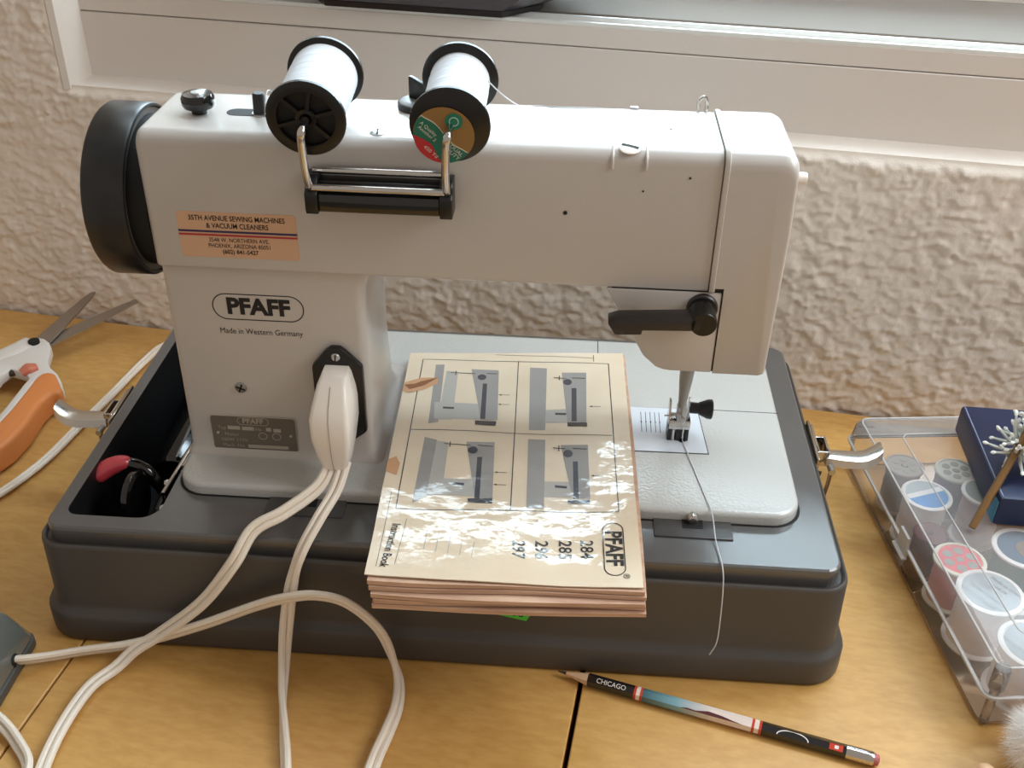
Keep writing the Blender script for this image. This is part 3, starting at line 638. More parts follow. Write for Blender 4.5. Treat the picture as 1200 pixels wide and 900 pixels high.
# ------------------------------------------------------------------ instruction booklet
bk = thing('instruction_booklet', 'worn glossy instruction booklet lying open side toward the table edge', 'booklet', (.2, .03, .0885))
def bsurf(s, t, layer=1.0, h=0):
    tl, tr, br, bl = V(.1207, .1446, .0945), V(.2693, .1585, .0945), V(.2746, -.0830, .1020), V(.1321, -.0890, .1070)
    p = (tl*(1-s) + tr*s)*(1-t) + (bl*(1-s) + br*s)*t
    bz = .0886
    # far edge not quite straight, cover gently waved and curling at the near edge
    p.y += -.006*math.sin(PI*s)*0 - (.0035*math.sin(PI*s) if False else 0)
    wv = .0006*math.sin(5.2*t + 2.4*s) + .0005*math.sin(9*s - 4*t + 1)
    if layer > .9:
        wv += .00085*noise.noise(V(s*2.6 + 3, t*6.5 + s*.8, 1)) + .00040*noise.noise(V(s*5 + 9, t*17 - s*2, 4)) + .00012*noise.noise(V(s*14, t*46 + s*5, 7))
    z = p.z + wv*(.3 + .7*t) - .0012*t*t*math.sin(PI*s)
    p.z = bz + (z - bz)*layer + h
    return p
def bgrid(nm, layer0, layer1, m, ins=(0, 0, 0, 0), n=26, wob=0, seed=0):
    r = random.Random(seed); ph = [r.uniform(0, 6) for _ in range(4)]
    b = new(); rows = []
    for la in (layer1, layer0):
        g = []
        for i in range(n+1):
            row = []
            for j in range(n+1):
                s = i/n; t = j/n
                s2 = ins[0] + (1 - ins[0] - ins[1])*s; t2 = ins[2] + (1 - ins[2] - ins[3])*t
                t2 += wob*math.sin(5*s + ph[0])*t; s2 += wob*math.sin(6*t + ph[1])*(1 if s > .5 else -1)*abs(s-.5)*2
                row.append(b.verts.new(bsurf(s2, t2, la + .05*wob*20*math.sin(7*s + ph[2])*t*(0 if la > .98 else 1))))
            g.append(row)
        rows.append(g)
    for g in rows:
        for i in range(n):
            for j in range(n): b.faces.new((g[i][j], g[i+1][j], g[i+1][j+1], g[i][j+1]))
    A, B = rows
    ring = [(i, 0) for i in range(n)] + [(n, j) for j in range(n)] + [(i, n) for i in range(n, 0, -1)] + [(0, j) for j in range(n, 0, -1)]
    for k in range(len(ring)):
        a, c = ring[k], ring[(k+1) % len(ring)]
        b.faces.new((A[a[0]][a[1]], A[c[0]][c[1]], B[c[0]][c[1]], B[a[0]][a[1]]))
    return obj(nm, b, m, bk, sharp=50)
cover = bgrid('cover', .96, 1.0, PAPER, (0, 0, 0, 0), 110)
lay = [0, .2, .4, .58, .76, .94]
insets = [(.022, -.018, .02, -.030), (.028, -.016, .015, -.022), (.020, -.010, .012, -.026), (.016, -.012, .01, -.012), (.012, -.004, .006, -.008)]
for k in range(5): bgrid('page_section', lay[k], lay[k+1]-.035, PAGE, insets[k], 22, .004, k)
def bprint(nm, polys, m, h=.00012):
    b = new()
    for poly in polys:
        # subdivide a quad so it follows the waved cover
        if len(poly) == 4:
            a, c, d, e = [Vector((p[0], p[1])) for p in poly]; n = max(2, int((c-a).length*60)); n2 = max(2, int((e-a).length*90))
            g = [[b.verts.new(bsurf(*((a*(1-i/n) + c*(i/n))*(1-j/n2) + (e*(1-i/n) + d*(i/n))*(j/n2)), 1.0, h)) for j in range(n2+1)] for i in range(n+1)]
            for i in range(n):
                for j in range(n2): b.faces.new((g[i][j], g[i+1][j], g[i+1][j+1], g[i][j+1]))
        else:
            b.faces.new([b.verts.new(bsurf(p[0], p[1], 1.0, h)) for p in poly])
    return obj(nm, b, m, cover)
def bline(a, c, w=.0042):
    a, c = Vector(a), Vector(c); d = (c-a); n = Vector((-d.y, d.x)); asp = .62
    n = Vector((-d.y*asp, d.x/asp)); n = n.normalized()*w/2 if n.length else n
    n = Vector((w/2, 0)) if abs(d.y) > abs(d.x) else Vector((0, w*.31))
    return [tuple(a-n), tuple(a+n), tuple(c+n), tuple(c-n)]
fr4 = [(.065, .040), (.928, .062), (.930, .742), (.067, .759)]
bprint('frame_line', [bline(fr4[i], fr4[(i+1) % 4]) for i in range(4)] + [bline((.509, .049), (.509, .752)), bline((.069, .419), (.923, .428))], PINK_)
def machine_pic(base, mid, arm_, panel, wheel, circ, hor, extra=()):
    bprint('printed_machine', [base], PGREY, .00013); bprint('printed_machine', [hor], PLGREY, .00015); bprint('printed_machine', [arm_], PGREY, .00018)
    if mid: bprint('printed_machine', [mid], PLGREY, .00017)
    bprint('printed_panel', [panel], PBLUE, .00024); bprint('printed_wheel', [wheel], PINK_, .00024)
    c = circ; bprint('printed_dial', [[(c[0] + .020*math.cos(a), c[1] + .016*math.sin(a)) for a in [2*PI*k/16 for k in range(16)]]], PBLUE, .00026)
    x0 = base[1][0] + .012
    bprint('printed_pin', [bline((x0+.02, c[1]-.024), (arm_[0][0]+.02, c[1]-.020), .005), bline((x0+.045, c[1]-.034), (x0+.045, c[1]-.010), .004), bline((c[0]+.02, c[1]-.022), (arm_[1][0]-.006, c[1]-.020), .006)], PINK_, .00026)
    sx_ = arm_[1][0] + .008
    for dt in extra: bprint('printed_arrow', [bline((sx_, dt), (sx_+.05, dt), .003), [(sx_, dt), (sx_+.012, dt-.004), (sx_+.012, dt+.004)]], PINK_, .00022)
    bx0, bx1 = hor[0][0], hor[1][0]; ty = (hor[0][1] + hor[3][1])/2 - .012
    bprint('printed_stitch_dial', [[(bx0+.04, ty-.006), (bx0+.09, ty-.004), (bx0+.088, ty+.006), (bx0+.042, ty+.004)]], PBLUE, .00022)
machine_pic([(.129,.073),(.169,.072),(.179,.383),(.138,.389)], [(.183,.109),(.236,.114),(.238,.369),(.177,.370)], [(.295,.098),(.421,.102),(.432,.365),(.360,.366)], [(.354,.178),(.373,.178),(.379,.362),(.357,.362)], [(.336,.371),(.428,.370),(.426,.392),(.338,.391)], (.347,.143), [(.150,.282),(.400,.289),(.400,.367),(.160,.365)], (.236, .285))
machine_pic([(.564,.086),(.642,.091),(.639,.405),(.569,.406)], None, [(.710,.116),(.823,.115),(.816,.367),(.734,.368)], [(.754,.199),(.776,.198),(.774,.363),(.752,.363)], [(.734,.368),(.818,.369),(.818,.387),(.734,.386)], (.736,.167), [(.640,.308),(.770,.301),(.770,.368),(.638,.371)], (.290,))
machine_pic([(.133,.455),(.186,.468),(.186,.700),(.126,.736)], [(.186,.472),(.236,.478),(.236,.699),(.176,.702)], [(.310,.473),(.428,.469),(.436,.706),(.366,.705)], [(.361,.538),(.381,.537),(.385,.708),(.365,.707)], [(.339,.710),(.436,.706),(.436,.727),(.341,.725)], (.340,.509), [(.230,.634),(.390,.633),(.390,.702),(.232,.699)], (.600, .650))
machine_pic([(.568,.449),(.640,.450),(.639,.738),(.570,.740)], None, [(.705,.474),(.819,.471),(.821,.693),(.751,.691)], [(.755,.543),(.775,.542),(.776,.694),(.755,.695)], [(.732,.699),(.819,.696),(.819,.712),(.732,.714)], (.735,.510), [(.640,.628),(.780,.625),(.780,.688),(.638,.692)], (.600,))
BW, BL_ = .1465, .2365                   # cover width and length for the lettering
def btext(s, size, sc, tc, m=PINK_, bold=0, sx=1.0, tilt=0):
    def fn(x, y):                        # reading direction runs toward the near edge
        return bsurf(sc + y/BW + tilt*x/BW, tc + x/BL_, 1.0, .00025)
    return text(s, size, m, cover, (0, 0, 0), TX, TZ, bold=bold, sx=sx, fn=fn)
btext('PFAFF', .0128, .900, .873, bold=.03, sx=.86)
b = new()
for qd in stroke2(rrect(-.0212, .0212, -.0056, .0056, .0055, 8), .0006):
    b.faces.new([b.verts.new(bsurf(.902 + p.y/BW, .874 + p.x/BL_, 1.0, .00025)) for p in qd])
obj('lettering_oval', b, PINK_, cover)
btext('®', .0050, .941, .966)
for s, sc, tc in (('284', .799, .878), ('285', .718, .882), ('296', .630, .886), ('297', .545, .889)): btext(s, .0100, sc, tc, bold=.012, sx=1.0)
btext('Instruction Book', .0066, .070, .893, bold=.015, sx=.84, tilt=-.07)
bprint('rule_line', [bline((.039, .699), (.035, .973), .002), bline((.115, .794), (.100, .960), .002)], PINK_)
for k, sc in enumerate((.20, .245, .29, .335, .38)): bprint('small_print', [bline((sc, .83+.01*k), (sc-.004, .90+.006*k), .003)], PLGREY)
bprint('torn_patch', [[(.004, .175), (.075, .150), (.150, .150), (.150, .185), (.095, .215), (.030, .235), (-.001, .225)]], BROWN, .0002)
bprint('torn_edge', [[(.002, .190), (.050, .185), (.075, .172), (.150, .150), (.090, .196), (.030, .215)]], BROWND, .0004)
bprint('torn_patch', [[(-.001, .560), (.030, .545), (.050, .575), (.045, .625), (-.001, .610)]], BROWN, .0002)
bprint('edge_tab', [bline((.40, .010), (.86, .030), .003), bline((.86, .012), (.86, .050), .003)], PINK_)

# ------------------------------------------------------------------ power cord with plug
pc = thing('power_cord', 'white twin flex with a white plug pushed into the machine', 'power cord', (.1, -.005, .09))
bm = new()
def plsec(z, x0, x1, y0, y1): return [(p[0], p[1], z) for p in rrect(x0, x1, y0, y1, .0028, 4)]
loft(bm, [plsec(.1036, .0925, .1045, -.0010, .0150), plsec(.1045, .0912, .1060, -.0030, .0170), plsec(.1150, .0890, .1078, -.0055, .0220), plsec(.1270, .0870, .1092, -.0066, .0262), plsec(.1400, .0868, .1094, -.0062, .0262), plsec(.1465, .0880, .1088, -.0030, .0262), plsec(.1560, .0900, .1068, .0060, .0262), plsec(.1590, .0915, .1055, .0110, .0262)])
plug = obj('plug', bm, WHITEP, pc)
bm = new(); tube(bm, [V(.0982, .0060, .1562), V(.0982, -.0031, .1466), V(.0982, -.0063, .1400), V(.0982, -.0067, .1270), V(.0982, -.0056, .1150), V(.0982, -.0031, .1046)], .00025, 6); obj('mould_line', bm, mat('plug seam', (170, 158, 146), .5), plug)
A = spline([V(.0960, .0030, .1060), V(.0905, -.0120, .0985), V(.0745, -.0300, .0935), V(.0590, -.0400, .0880), V(.0490, -.0520, .0730), V(.0290, -.0570, .0460), V(.0020, -.0600, .0220), V(-.0130, -.0640, .0120), V(-.0235, -.0720, .0042), V(-.0330, -.0880, .0043), V(-.0370, -.1150, .0043), V(-.0360, -.1420, .0043), V(-.030, -.1700, .0043), V(-.0280, -.1950, .0043), V(-.0400, -.2080, .0043), V(-.0490, -.1950, .0043), V(-.0450, -.1650, .0043), V(-.0440, -.1430, .0043), V(-.0575, -.1270, .0048), V(-.0700, -.1175, .0070), V(-.0800, -.1130, .0090)], 9)   # loops back into the pedal
obj('flex', twin(new(), A, twist=lambda f: .5*math.sin(f*9)+.4), CORD, pc)
B = spline([V(.1035, .0030, .1060), V(.1010, -.0140, .0985), V(.0950, -.0330, .0930), V(.0870, -.0470, .0800), V(.0810, -.0530, .0600), V(.0770, -.0600, .0330), V(.0765, -.0720, .0120), V(.0790, -.0880, .0050), V(.0860, -.1120, .0043), V(.0925, -.1350, .0043), V(.1000, -.1700, .0043), V(.1060, -.2100, .0043), V(.1150, -.2330, .0043), V(.1240, -.2360, .0043)], 9)
obj('flex', twin(new(), B, twist=lambda f: 2.2*max(0, min(1, (f-.25)*2.6)) - .3, side0=.2), CORD, pc)

# ------------------------------------------------------------------ foot pedal and its lead
pd = thing('foot_pedal', 'glossy grey-green foot pedal lying beside the case corner', 'foot pedal', (-.14, -.11, 0))
def psec(o, z, r=.007): return [(p[0], p[1], z) for p in rrect(-.205+o, -.0790-o, -.175+o, -.0510-o, r, 5)]
obj('base', loft(new(), [psec(.002, 0), psec(0, .001), psec(0, .006), psec(.001, .0068)]), PEDALB, pd)
obj('tread', loft(new(), [psec(.0015, .0068), psec(.0010, .0085), psec(.0040, .0190), psec(.0070, .0290), psec(.0105, .0345), psec(.0150, .0362)]), PEDAL, pd, sharp=60)
for (y_, n_) in ((-.0765, .1), (-.1130, -.2)): obj('lead_bush', lathe(new(), [(.0048, 0), (.0044, .004), (.0036, .005)], (-.0850, y_, .0090), (1, n_, 0), 16), BLACKM, pd)
Cc = spline([V(-.0900, -.0770, .0090), V(-.0770, -.0745, .0085), V(-.0620, -.0690, .0070), V(-.0450, -.0640, .0075), V(-.0150, -.0600, .0120), V(.0250, -.0580, .0280), V(.0600, -.0560, .0450), V(.0800, -.0580, .0550), V(.0970, -.0590, .0590), V(.1140, -.0590, .0540), V(.1310, -.0610, .0370), V(.1390, -.0640, .0150), V(.1430, -.0720, .0060), V(.1440, -.0880, .0043), V(.1415, -.1050, .0043), V(.1380, -.1230, .0043), V(.1355, -.1500, .0043), V(.1360, -.1900, .0043), V(.1340, -.2220, .0043), V(.1240, -.2360, .0043)], 8)
obj('lead', twin(new(), Cc, twist=lambda f: 1.15 - .9*max(0, min(1, (f-.6)*4)), side0=0), CORD, pd)
# flex lying behind, along the left of the case
bm = new(); twin(bm, spline([V(.12, .248, .0042), V(.05, .254, .0042), V(-.03, .268, .0042), V(-.090, .288, .0042), V(-.1165, .283, .0042), V(-.1260, .2550, .004), V(-.1340, .2050, .004), V(-.1420, .1600, .004), V(-.1500, .1150, .004), V(-.1645, .0762, .004), V(-.190, .035, .004), V(-.23, .0, .004), V(-.33, -.05, .004), V(-.47, -.06, .004)], 8), r=.0019, gap=.0017)
tag(obj('white_flex', bm, CORD), 'white flex lying straight on the table beside the scissors', 'power cord')

# ------------------------------------------------------------------ scissors
sc = thing('scissors', 'spring scissors with white and orange handles resting against the wall', 'scissors', (-.2, .24, 0))
SO = V(.0035, -.0105, 0)
PV = V(-0.2123, 0.2544, .0165)
def blade(tip, wdt, dz, back):
    d = (tip - PV); L = d.length; d.normalize(); s = d.cross(V(0, 0, 1)).normalized(); n = s.cross(d)
    b = new(); secs = []
    for f, w0, w1 in ((-.06, -wdt*.6, wdt*.6), (.1, -wdt*.62, wdt*.66), (.5, -wdt*.5, wdt*.55), (.85, -wdt*.34, wdt*.36), (1.0, -wdt*.16, wdt*.2)):
        c = PV + d*L*f + n*dz; k = back
        secs.append([c + s*w0 + n*(.0012 if k < 0 else .0003), c + s*w1 + n*(.0012 if k > 0 else .0003), c + s*w1 - n*.001, c + s*w0 - n*.001])
    loft(b, secs); return obj('blade', b, BLADE, sc, sharp=20)
blade(V(-0.1924, 0.3250, 0.0279), .0115, .0014, 1); blade(V(-0.1518, 0.3195, 0.0270), .0105, -.0014, -1)
def grip(nm, pts, wd, ht, m, parent=None, e=.9):
    P, T, N = frames(spline([p + SO for p in pts], 6), (0, 0, 1)); b = new(); secs = []; n = 14; k = len(P)
    def lerp(a, f):
        x = f*(len(a)-1); i = min(int(x), len(a)-2); return a[i]*(1-(x-i)) + a[i+1]*(x-i)
    for i, p in enumerate(P):
        s = T[i].cross(N[i]); w = lerp(wd, i/(k-1)); h = lerp(ht, i/(k-1)); row = []
        for j in range(n):
            a = 2*PI*j/n; ca, sa = math.cos(a), math.sin(a)
            row.append(p + s*w*math.copysign(abs(ca)**.75, ca) + N[i]*h*math.copysign(abs(sa)**.75, sa))
        secs.append(row)
    loft(b, secs); return obj(nm, b, m, parent or sc)
wb = obj('handle_body', prism(new(), [(-0.2410, 0.1996), (-0.2316, 0.2236), (-0.2246, 0.2486), (-0.2212, 0.2572), (-0.2168, 0.2605), (-0.2102, 0.2590), (-0.2033, 0.2534), (-0.1981, 0.2456), (-0.1949, 0.2350), (-0.1921, 0.2247), (-0.1862, 0.2161), (-0.1770, 0.2080), (-0.1690, 0.1975), (-0.1614, 0.1847), (-0.1632, 0.1809), (-0.1770, 0.1906), (-0.1879, 0.1995), (-0.1889, 0.1895), (-0.1889, 0.1774), (-0.1941, 0.1841), (-0.1959, 0.1987), (-0.2019, 0.2057), (-0.2169, 0.2107), (-0.2196, 0.2016), (-0.2190, 0.1831), (-0.2207, 0.1592)], 'z', .0105, .0200, .0018, 2, None, 40), PALEW, sc)
wb2 = grip('handle_body', [V(-.2230, .2650, .0160), V(-.2330, .2460, .0150), V(-.2480, .2280, .0140), V(-.2680, .2050, .0120), V(-.2880, .1700, .0110), V(-.295, .13, .0100)], [.0105, .0125, .0105, .0085, .008, .006], [.0055, .006, .006, .006, .006, .005], PALEW)
obj('orange_grip', prism(new(), [(-0.1880, 0.2039), (-0.1821, 0.2063), (-0.1766, 0.2050), (-0.1693, 0.1944), (-0.1621, 0.1840), (-0.1609, 0.1781), (-0.1682, 0.1763), (-0.1700, 0.1620), (-0.1683, 0.1352), (-0.1705, 0.1136), (-0.1760, 0.0987), (-0.1782, 0.0806), (-0.1758, 0.0543), (-0.1841, 0.0518), (-0.1883, 0.0739), (-0.1913, 0.1170), (-0.1887, 0.1534), (-0.1888, 0.1828), (-0.1890, 0.1938)], 'z', .0015, .0225, .0050, 4, None, 40), ORANGE, sc)
obj('white_edge', prism(new(), [(-0.1892, 0.2028), (-0.1879, 0.1893), (-0.1881, 0.1807), (-0.1869, 0.1505), (-0.1880, 0.1123), (-0.1852, 0.0697), (-0.1911, 0.0740), (-0.1946, 0.1180), (-0.1938, 0.1567), (-0.1942, 0.1850), (-0.1942, 0.1986)], 'z', .0040, .0215, .0012, 2, None, 40), PALEW, sc)
grip('orange_grip', [V(-.2600, .2200, .0150), V(-.2780, .1950, .0140), V(-.2950, .1550, .0130), V(-.30, .11, .0120)], [.006, .010, .010, .006], [.006, .009, .009, .005], ORANGE)
obj('pivot', lathe(new(), [(.0046, -.004), (.0046, .0004), (.0040, .0007), (.0012, .0005)], (-0.2150, 0.2506, .0222), (0, 0, 1), 24), BLACKM, sc)
SO = V(0, 0, 0)
grip('spring', [V(-0.2211, 0.2115, .0150), V(-0.2149, 0.2133, .0160), V(-0.2079, 0.2165, .0165)], [.0040, .0045, .0040], [.003, .0035, .003], mat('dark spring steel', (84, 80, 76), .4, metal=.6))
lk = grip('lock_catch', [V(-0.2049, 0.2052, .0195), V(-0.2006, 0.2094, .0215), V(-0.1962, 0.2136, .0205)], [.0045, .0062, .0045], [.0025, .0035, .0025], mat('salmon lock', (206, 118, 92), .45)); lk['label'] = 'salmon pink lock catch'

# ------------------------------------------------------------------ pencil
T0, T1 = V(.2339, -.0535, .0040), V(.4092, -.1020, .0040)
pcl = thing('pencil', 'black, teal and white souvenir pencil lying on the table', 'pencil', (T0+T1)/2 - V(0, 0, .004))
PD = (T1-T0).normalized(); PS = PD.cross(V(0, 0, 1)).normalized(); PN = PS.cross(PD); PLn = (T1-T0).length
def hexs(f, r=.0038): return [T0 + PD*PLn*f + (PS*math.cos(PI/3*k + PI/6) + PN*math.sin(PI/3*k + PI/6))*r for k in range(6)]
def hexbar(nm, f0, f1, m, r=.0038): return obj(nm, loft(new(), [hexs(f0, r), hexs(f1, r)]), m, pcl, sharp=20)
PBLK = mat('pencil black', (24, 22, 24), .25, coat=.5); PRED = mat('pencil red', (206, 66, 48), .3); PWHT = mat('pencil cream', (238, 226, 212), .3)
obj('lead', loft(new(), [hexs(0, .0003), hexs(.028, .0010)]), mat('graphite', (60, 56, 54), .4), pcl)
obj('wood_tip', loft(new(), [hexs(.026, .00085), hexs(.098, .0036), hexs(.103, .0037)]), mat('bare pencil wood', (220, 184, 148), .6), pcl)
b1 = hexbar('barrel', .101, .252, PBLK)
for a, b_, m in ((.252, .260, PRED), (.260, .272, PWHT), (.272, .280, PRED)): hexbar('band', a, b_, m)
gm = mat('pencil teal to white', (238, 224, 214), .3, coat=.4); nt = gm.node_tree
tc = nt.nodes.new('ShaderNodeTexCoord'); sp = nt.nodes.new('ShaderNodeSeparateXYZ'); rp = nt.nodes.new('ShaderNodeValToRGB'); mr = nt.nodes.new('ShaderNodeMapRange')
nt.links.new(tc.outputs['Object'], sp.inputs[0]); nt.links.new(sp.outputs[0], mr.inputs[0]); mr.inputs[1].default_value = .283; mr.inputs[2].default_value = .345
nt.links.new(mr.outputs[0], rp.inputs[0]); e0, e1 = rp.color_ramp.elements; e0.color = (*lin((58, 104, 112)), 1); e1.color = (*lin((240, 224, 214)), 1); e1.position = .62
e2 = rp.color_ramp.elements.new(.3); e2.color = (*lin((128, 172, 182)), 1); nt.links.new(rp.outputs[0], nt.nodes['Principled BSDF'].inputs['Base Color'])
bmid = hexbar('barrel', .280, .622, gm)
for a, b_, m in ((.622, .630, PRED), (.630, .644, PWHT), (.644, .652, PRED)): hexbar('band', a, b_, m)
b3 = hexbar('barrel', .652, .905, PBLK)
fe = obj('ferrule', lathe(new(), [(.0038, 0)] + [(.0039 + .00022*(k % 2), .001 + .0013*k) for k in range(9)] + [(.0039, .0140), (.0036, .0146)], T0 + PD*PLn*.903, PD, 24), CHROME, pcl)
obj('eraser', lathe(new(), [(.0034, 0), (.0034, .0060), (.0030, .0076), (.0018, .0082)], T0 + PD*(PLn - .0082), PD, 24), mat('dusty pink eraser', (176, 96, 94), .7), pcl)
fn_ = (PN*math.cos(0) ).normalized()
def pface(k): return (PS*math.cos(PI/3*k) + PN*math.sin(PI/3*k))
F1 = pface(1); F1y = F1.cross(PD)          # face tilted toward the viewer
if F1.y > 0: F1 = pface(2); F1y = F1.cross(PD)
def ptxt(s, size, f, m, par, off=0, sx=1, bold=0):
    o = T0 + PD*PLn*f + F1*.00345 + F1y*off
    text(s, size, m, par, o, PD, F1.cross(PD), lift=0, sx=sx, bold=bold) if F1.cross(PD).cross(PD).dot(F1) < 0 else None
PRW = mat('white print', (236, 232, 226), .5)
ptxt('CHICAGO', .0040, .178, PRW, b1, sx=.95)
o_ = T0 + PD*PLn
def pflat(nm, f0, f1, w0, w1, m, par, lift=.0034):
    yv = F1.cross(PD); b = new()
    flat(b, [T0 + PD*PLn*f0 + yv*w0 + F1*lift, T0 + PD*PLn*f1 + yv*w0 + F1*lift, T0 + PD*PLn*f1 + yv*w1 + F1*lift, T0 + PD*PLn*f0 + yv*w1 + F1*lift], .0001, F1); return obj(nm, b, m, par)
pflat('red_square', .853, .893, -.0017, .0017, PRED, b3); pflat('square_mark', .868, .880, -.0008, .0010, PRW, b3, .0036)
bw = new(); yv = F1.cross(PD)
arc = [(.0085*math.cos(a), -.0016 + .0034*math.sin(a)) for a in [PI*k/14 for k in range(15)]]
for qd in stroke2(arc, .0006, False): flat(bw, [T0 + PD*(PLn*.745 + p.x) + yv*min(p.y, .0017) + F1*.0034 for p in qd], .0001, F1)
obj('ring_print', bw, PRW, b3)
dk = [(0, -.0019), (.004, -.0010), (.009, -.0013), (.016, .0002), (.024, -.0003), (.030, -.0013), (.036, -.0019)]
bw = new(); flat(bw, [T0 + PD*(PLn*.40 + p[0]) + yv*p[1] + F1*.0034 for p in dk], .0001, F1); obj('dark_swoosh', bw, mat('maroon swoosh', (92, 40, 44), .4), bmid)

# ------------------------------------------------------------------ loose thread from the needle
bm = new(); tube(bm, spline([V(.3045, .0690, .0892), V(.3065, .0600, .0891), V(.3110, .0350, .0885), V(.3150, .0130, .0885), V(.3180, -.0030, .0884), V(.3195, -.0200, .0820), V(.3215, -.0390, .0806), V(.3222, -.0470, .0720), V(.3230, -.0500, .0500), V(.3225, -.0530, .0350), V(.3195, -.0540, .0260)], 6), .00035, 5)
tag(obj('loose_thread', bm, THREAD), 'thin white loose thread hanging from the needle over the case front', 'thread')

# ------------------------------------------------------------------ clear plastic box of threads
BYAW = .118
BO = V(.4690, -.0735, 0)
cb = thing('thread_box', 'clear plastic hinged box filled with thread spools', 'storage box', BO, BYAW)
W_, D_, HB, HT = .235, .243, .026, .0465
def bs(o, z, r=.006): return [(p[0], p[1], z) for p in rrect(o, W_-o, o, D_-o, max(r-o*.5, .001), 4)]
def shell(nm, outs, ins_, m):
    b = new(); loft(b, outs + ins_[::-1], False, False); return obj(nm, b, m, cb, sharp=60, local=True)
tray = obj('tray', loft(new(), [bs(.004, .0005), bs(.0025, .003), bs(.0010, HB)], True, False), BOXC, cb, sharp=60, local=True)
lid = obj('lid', loft(new(), [bs(-.0005, HB+.0004), bs(.0012, HT-.006), bs(.0035, HT-.0015), bs(.0060, HT)], False, True), BOXL, cb, sharp=60, local=True)
obj('tray_rim', loft(new(), [bs(.0010, HB-.0008), bs(-.0012, HB-.0008), bs(-.0012, HB), bs(.0010, HB)], False, False), BOXE, tray, sharp=30)
obj('lid_rim', loft(new(), [bs(.0004, HB+.0004), bs(-.0016, HB+.0004), bs(-.0016, HB+.0014), bs(.0004, HB+.0014)], False, False), BOXE, lid, sharp=30)
def rail(nm, loopz, o, r, m, par):
    pts = [V(*p) for p in bs(o, loopz, .008)]; pts.append(pts[0]); return obj(nm, tube(new(), pts, r, 6), m, par)
rail('lid_edge', HT-.0012, .0042, .0007, BOXE, lid)
b = new()
inn = [V(p[0], p[1], HT+.0003) for p in rrect(.026, W_-.026, .026, D_-.026, .006, 4)]; inn.append(inn[0]); tube(b, inn, .0005, 6); obj('lid_panel_edge', b, BOXE, lid)
rail('tray_foot', .0020, .0030, .0007, mat('amber edge', (150, 112, 70), .4), tray)
for (x, y) in ((.006, .004), (W_-.006, .004)):
    obj('hinge_post', lathe(new(), [(.0042, 0), (.0045, .001), (.0045, .014), (.0040, .016)], (x, y, HT-.0165), (0, 0, 1), 16), BOXP, lid)
    obj('corner_post', lathe(new(), [(.0022, 0), (.0026, .001), (.0026, .028)], (x, y, .002), (0, 0, 1), 12), BOXP, tray)
obj('clasp', loft(new(), [[V(-.0022, .118, .0205), V(-.0005, .118, .0205), V(-.0005, .133, .0205), V(-.0022, .133, .0205)], [V(-.0024, .119, .036), V(-.0006, .119, .036), V(-.0006, .132, .036), V(-.0024, .132, .036)]]), BOXE, lid)
clasp_hook = obj('clasp_hook', box(new(), -.0045, -.0008, .1165, .1345, .0200, .0216, .0005), BOXE, lid)
def box_spool(label, x, y, r, h, body, cap, ring=None, tilt=(0, 0), half=None, txt=None, dots=False, z0=.0034, rb=None, core=None):
    s = thing('boxed_thread_spool', label, 'thread spool', (x, y, z0), 0, 'thread spools inside the clear box')
    s.rotation_euler = (tilt[0], tilt[1], 0.4)
    rb = rb or r*.86
    lo = obj('flange', lathe(new(), [(r*.2, 0), (r*.96, 0), (r, .0008), (r, .0018), (r*.94, .0026), (rb*.9, .0030)], (0, 0, 0), (0, 0, 1), 32), cap, s, local=True)
    pr = [(rb + random.uniform(-.00015, .00015) + .0002*math.sin(k), .0026 + (h-.0052)*k/24) for k in range(25)]
    obj('thread', lathe(new(), [(r*.3, .0026)] + pr + [(r*.3, h-.0026)], (0, 0, 0), (0, 0, 1), 32), body, s, local=True, sharp=80)
    up_ = obj('flange', lathe(new(), [(rb*.9, h-.0030), (r*.94, h-.0026), (r, h-.0018), (r, h-.0006), (r*.95, h), (r*.86, h), (r*.84, h-.0006), (r*.18, h-.0006), (r*.16, h-.003)], (0, 0, 0), (0, 0, 1), 32), cap, s, local=True)
    zt = h - .0005
    if ring is not None:
        obj('paper_label', lathe(new(), [(r*.83, zt), (r*.83, zt+.0001)], (0, 0, 0), (0, 0, 1), 32), ring, up_)
    if half is not None:
        pts = [V(r*.82*math.cos(a), r*.82*math.sin(a), zt+.0001) for a in [PI + PI*k/16 for k in range(17)]]
        obj('label_half', flat(new(), pts, .0001, (0, 0, 1)), half, up_)
        obj('label_bar', box(new(), -r*.8, r*.8, 0, r*.26, zt+.0001, zt+.0003), CWH, up_)
    if dots:
        for k in range(6):
            a = k*PI/3; obj('spoke_recess', lathe(new(), [(r*.2, zt), (r*.2, zt+.0002)], (r*.5*math.cos(a), r*.5*math.sin(a), 0), (0, 0, 1), 14), RECESS, up_)
        obj('centre_hole', lathe(new(), [(r*.15, zt), (r*.15, zt+.0002)], (0, 0, 0), (0, 0, 1), 14), RECESS, up_)
    if core is not None:
        obj('label_core', lathe(new(), [(r*.5, zt), (r*.5, zt+.0003)], (r*.15, -r*.2, 0), (0, 0, 1), 24), core, up_)
    if txt:
        for k, (t, a, b_, sz) in enumerate(txt): text(t, sz, GREYP, up_, (a, b_, zt+.0003), (.25, -.97, 0), (.97, .25, 0), lift=0)
    return s
CWH = mat('spool white', (236, 232, 230), .45); RECESS = mat('spool recess', (150, 150, 142), .6); GREYP = mat('grey spool print', (60, 64, 70), .6)
LBLG = mat('grey label', (176, 184, 188), .5); LBLB = mat('blue label', (66, 142, 206), .5); LBLP = mat('pink label', (226, 96, 106), .5); LBLPALE = mat('pale blue label', (164, 174, 180), .7)
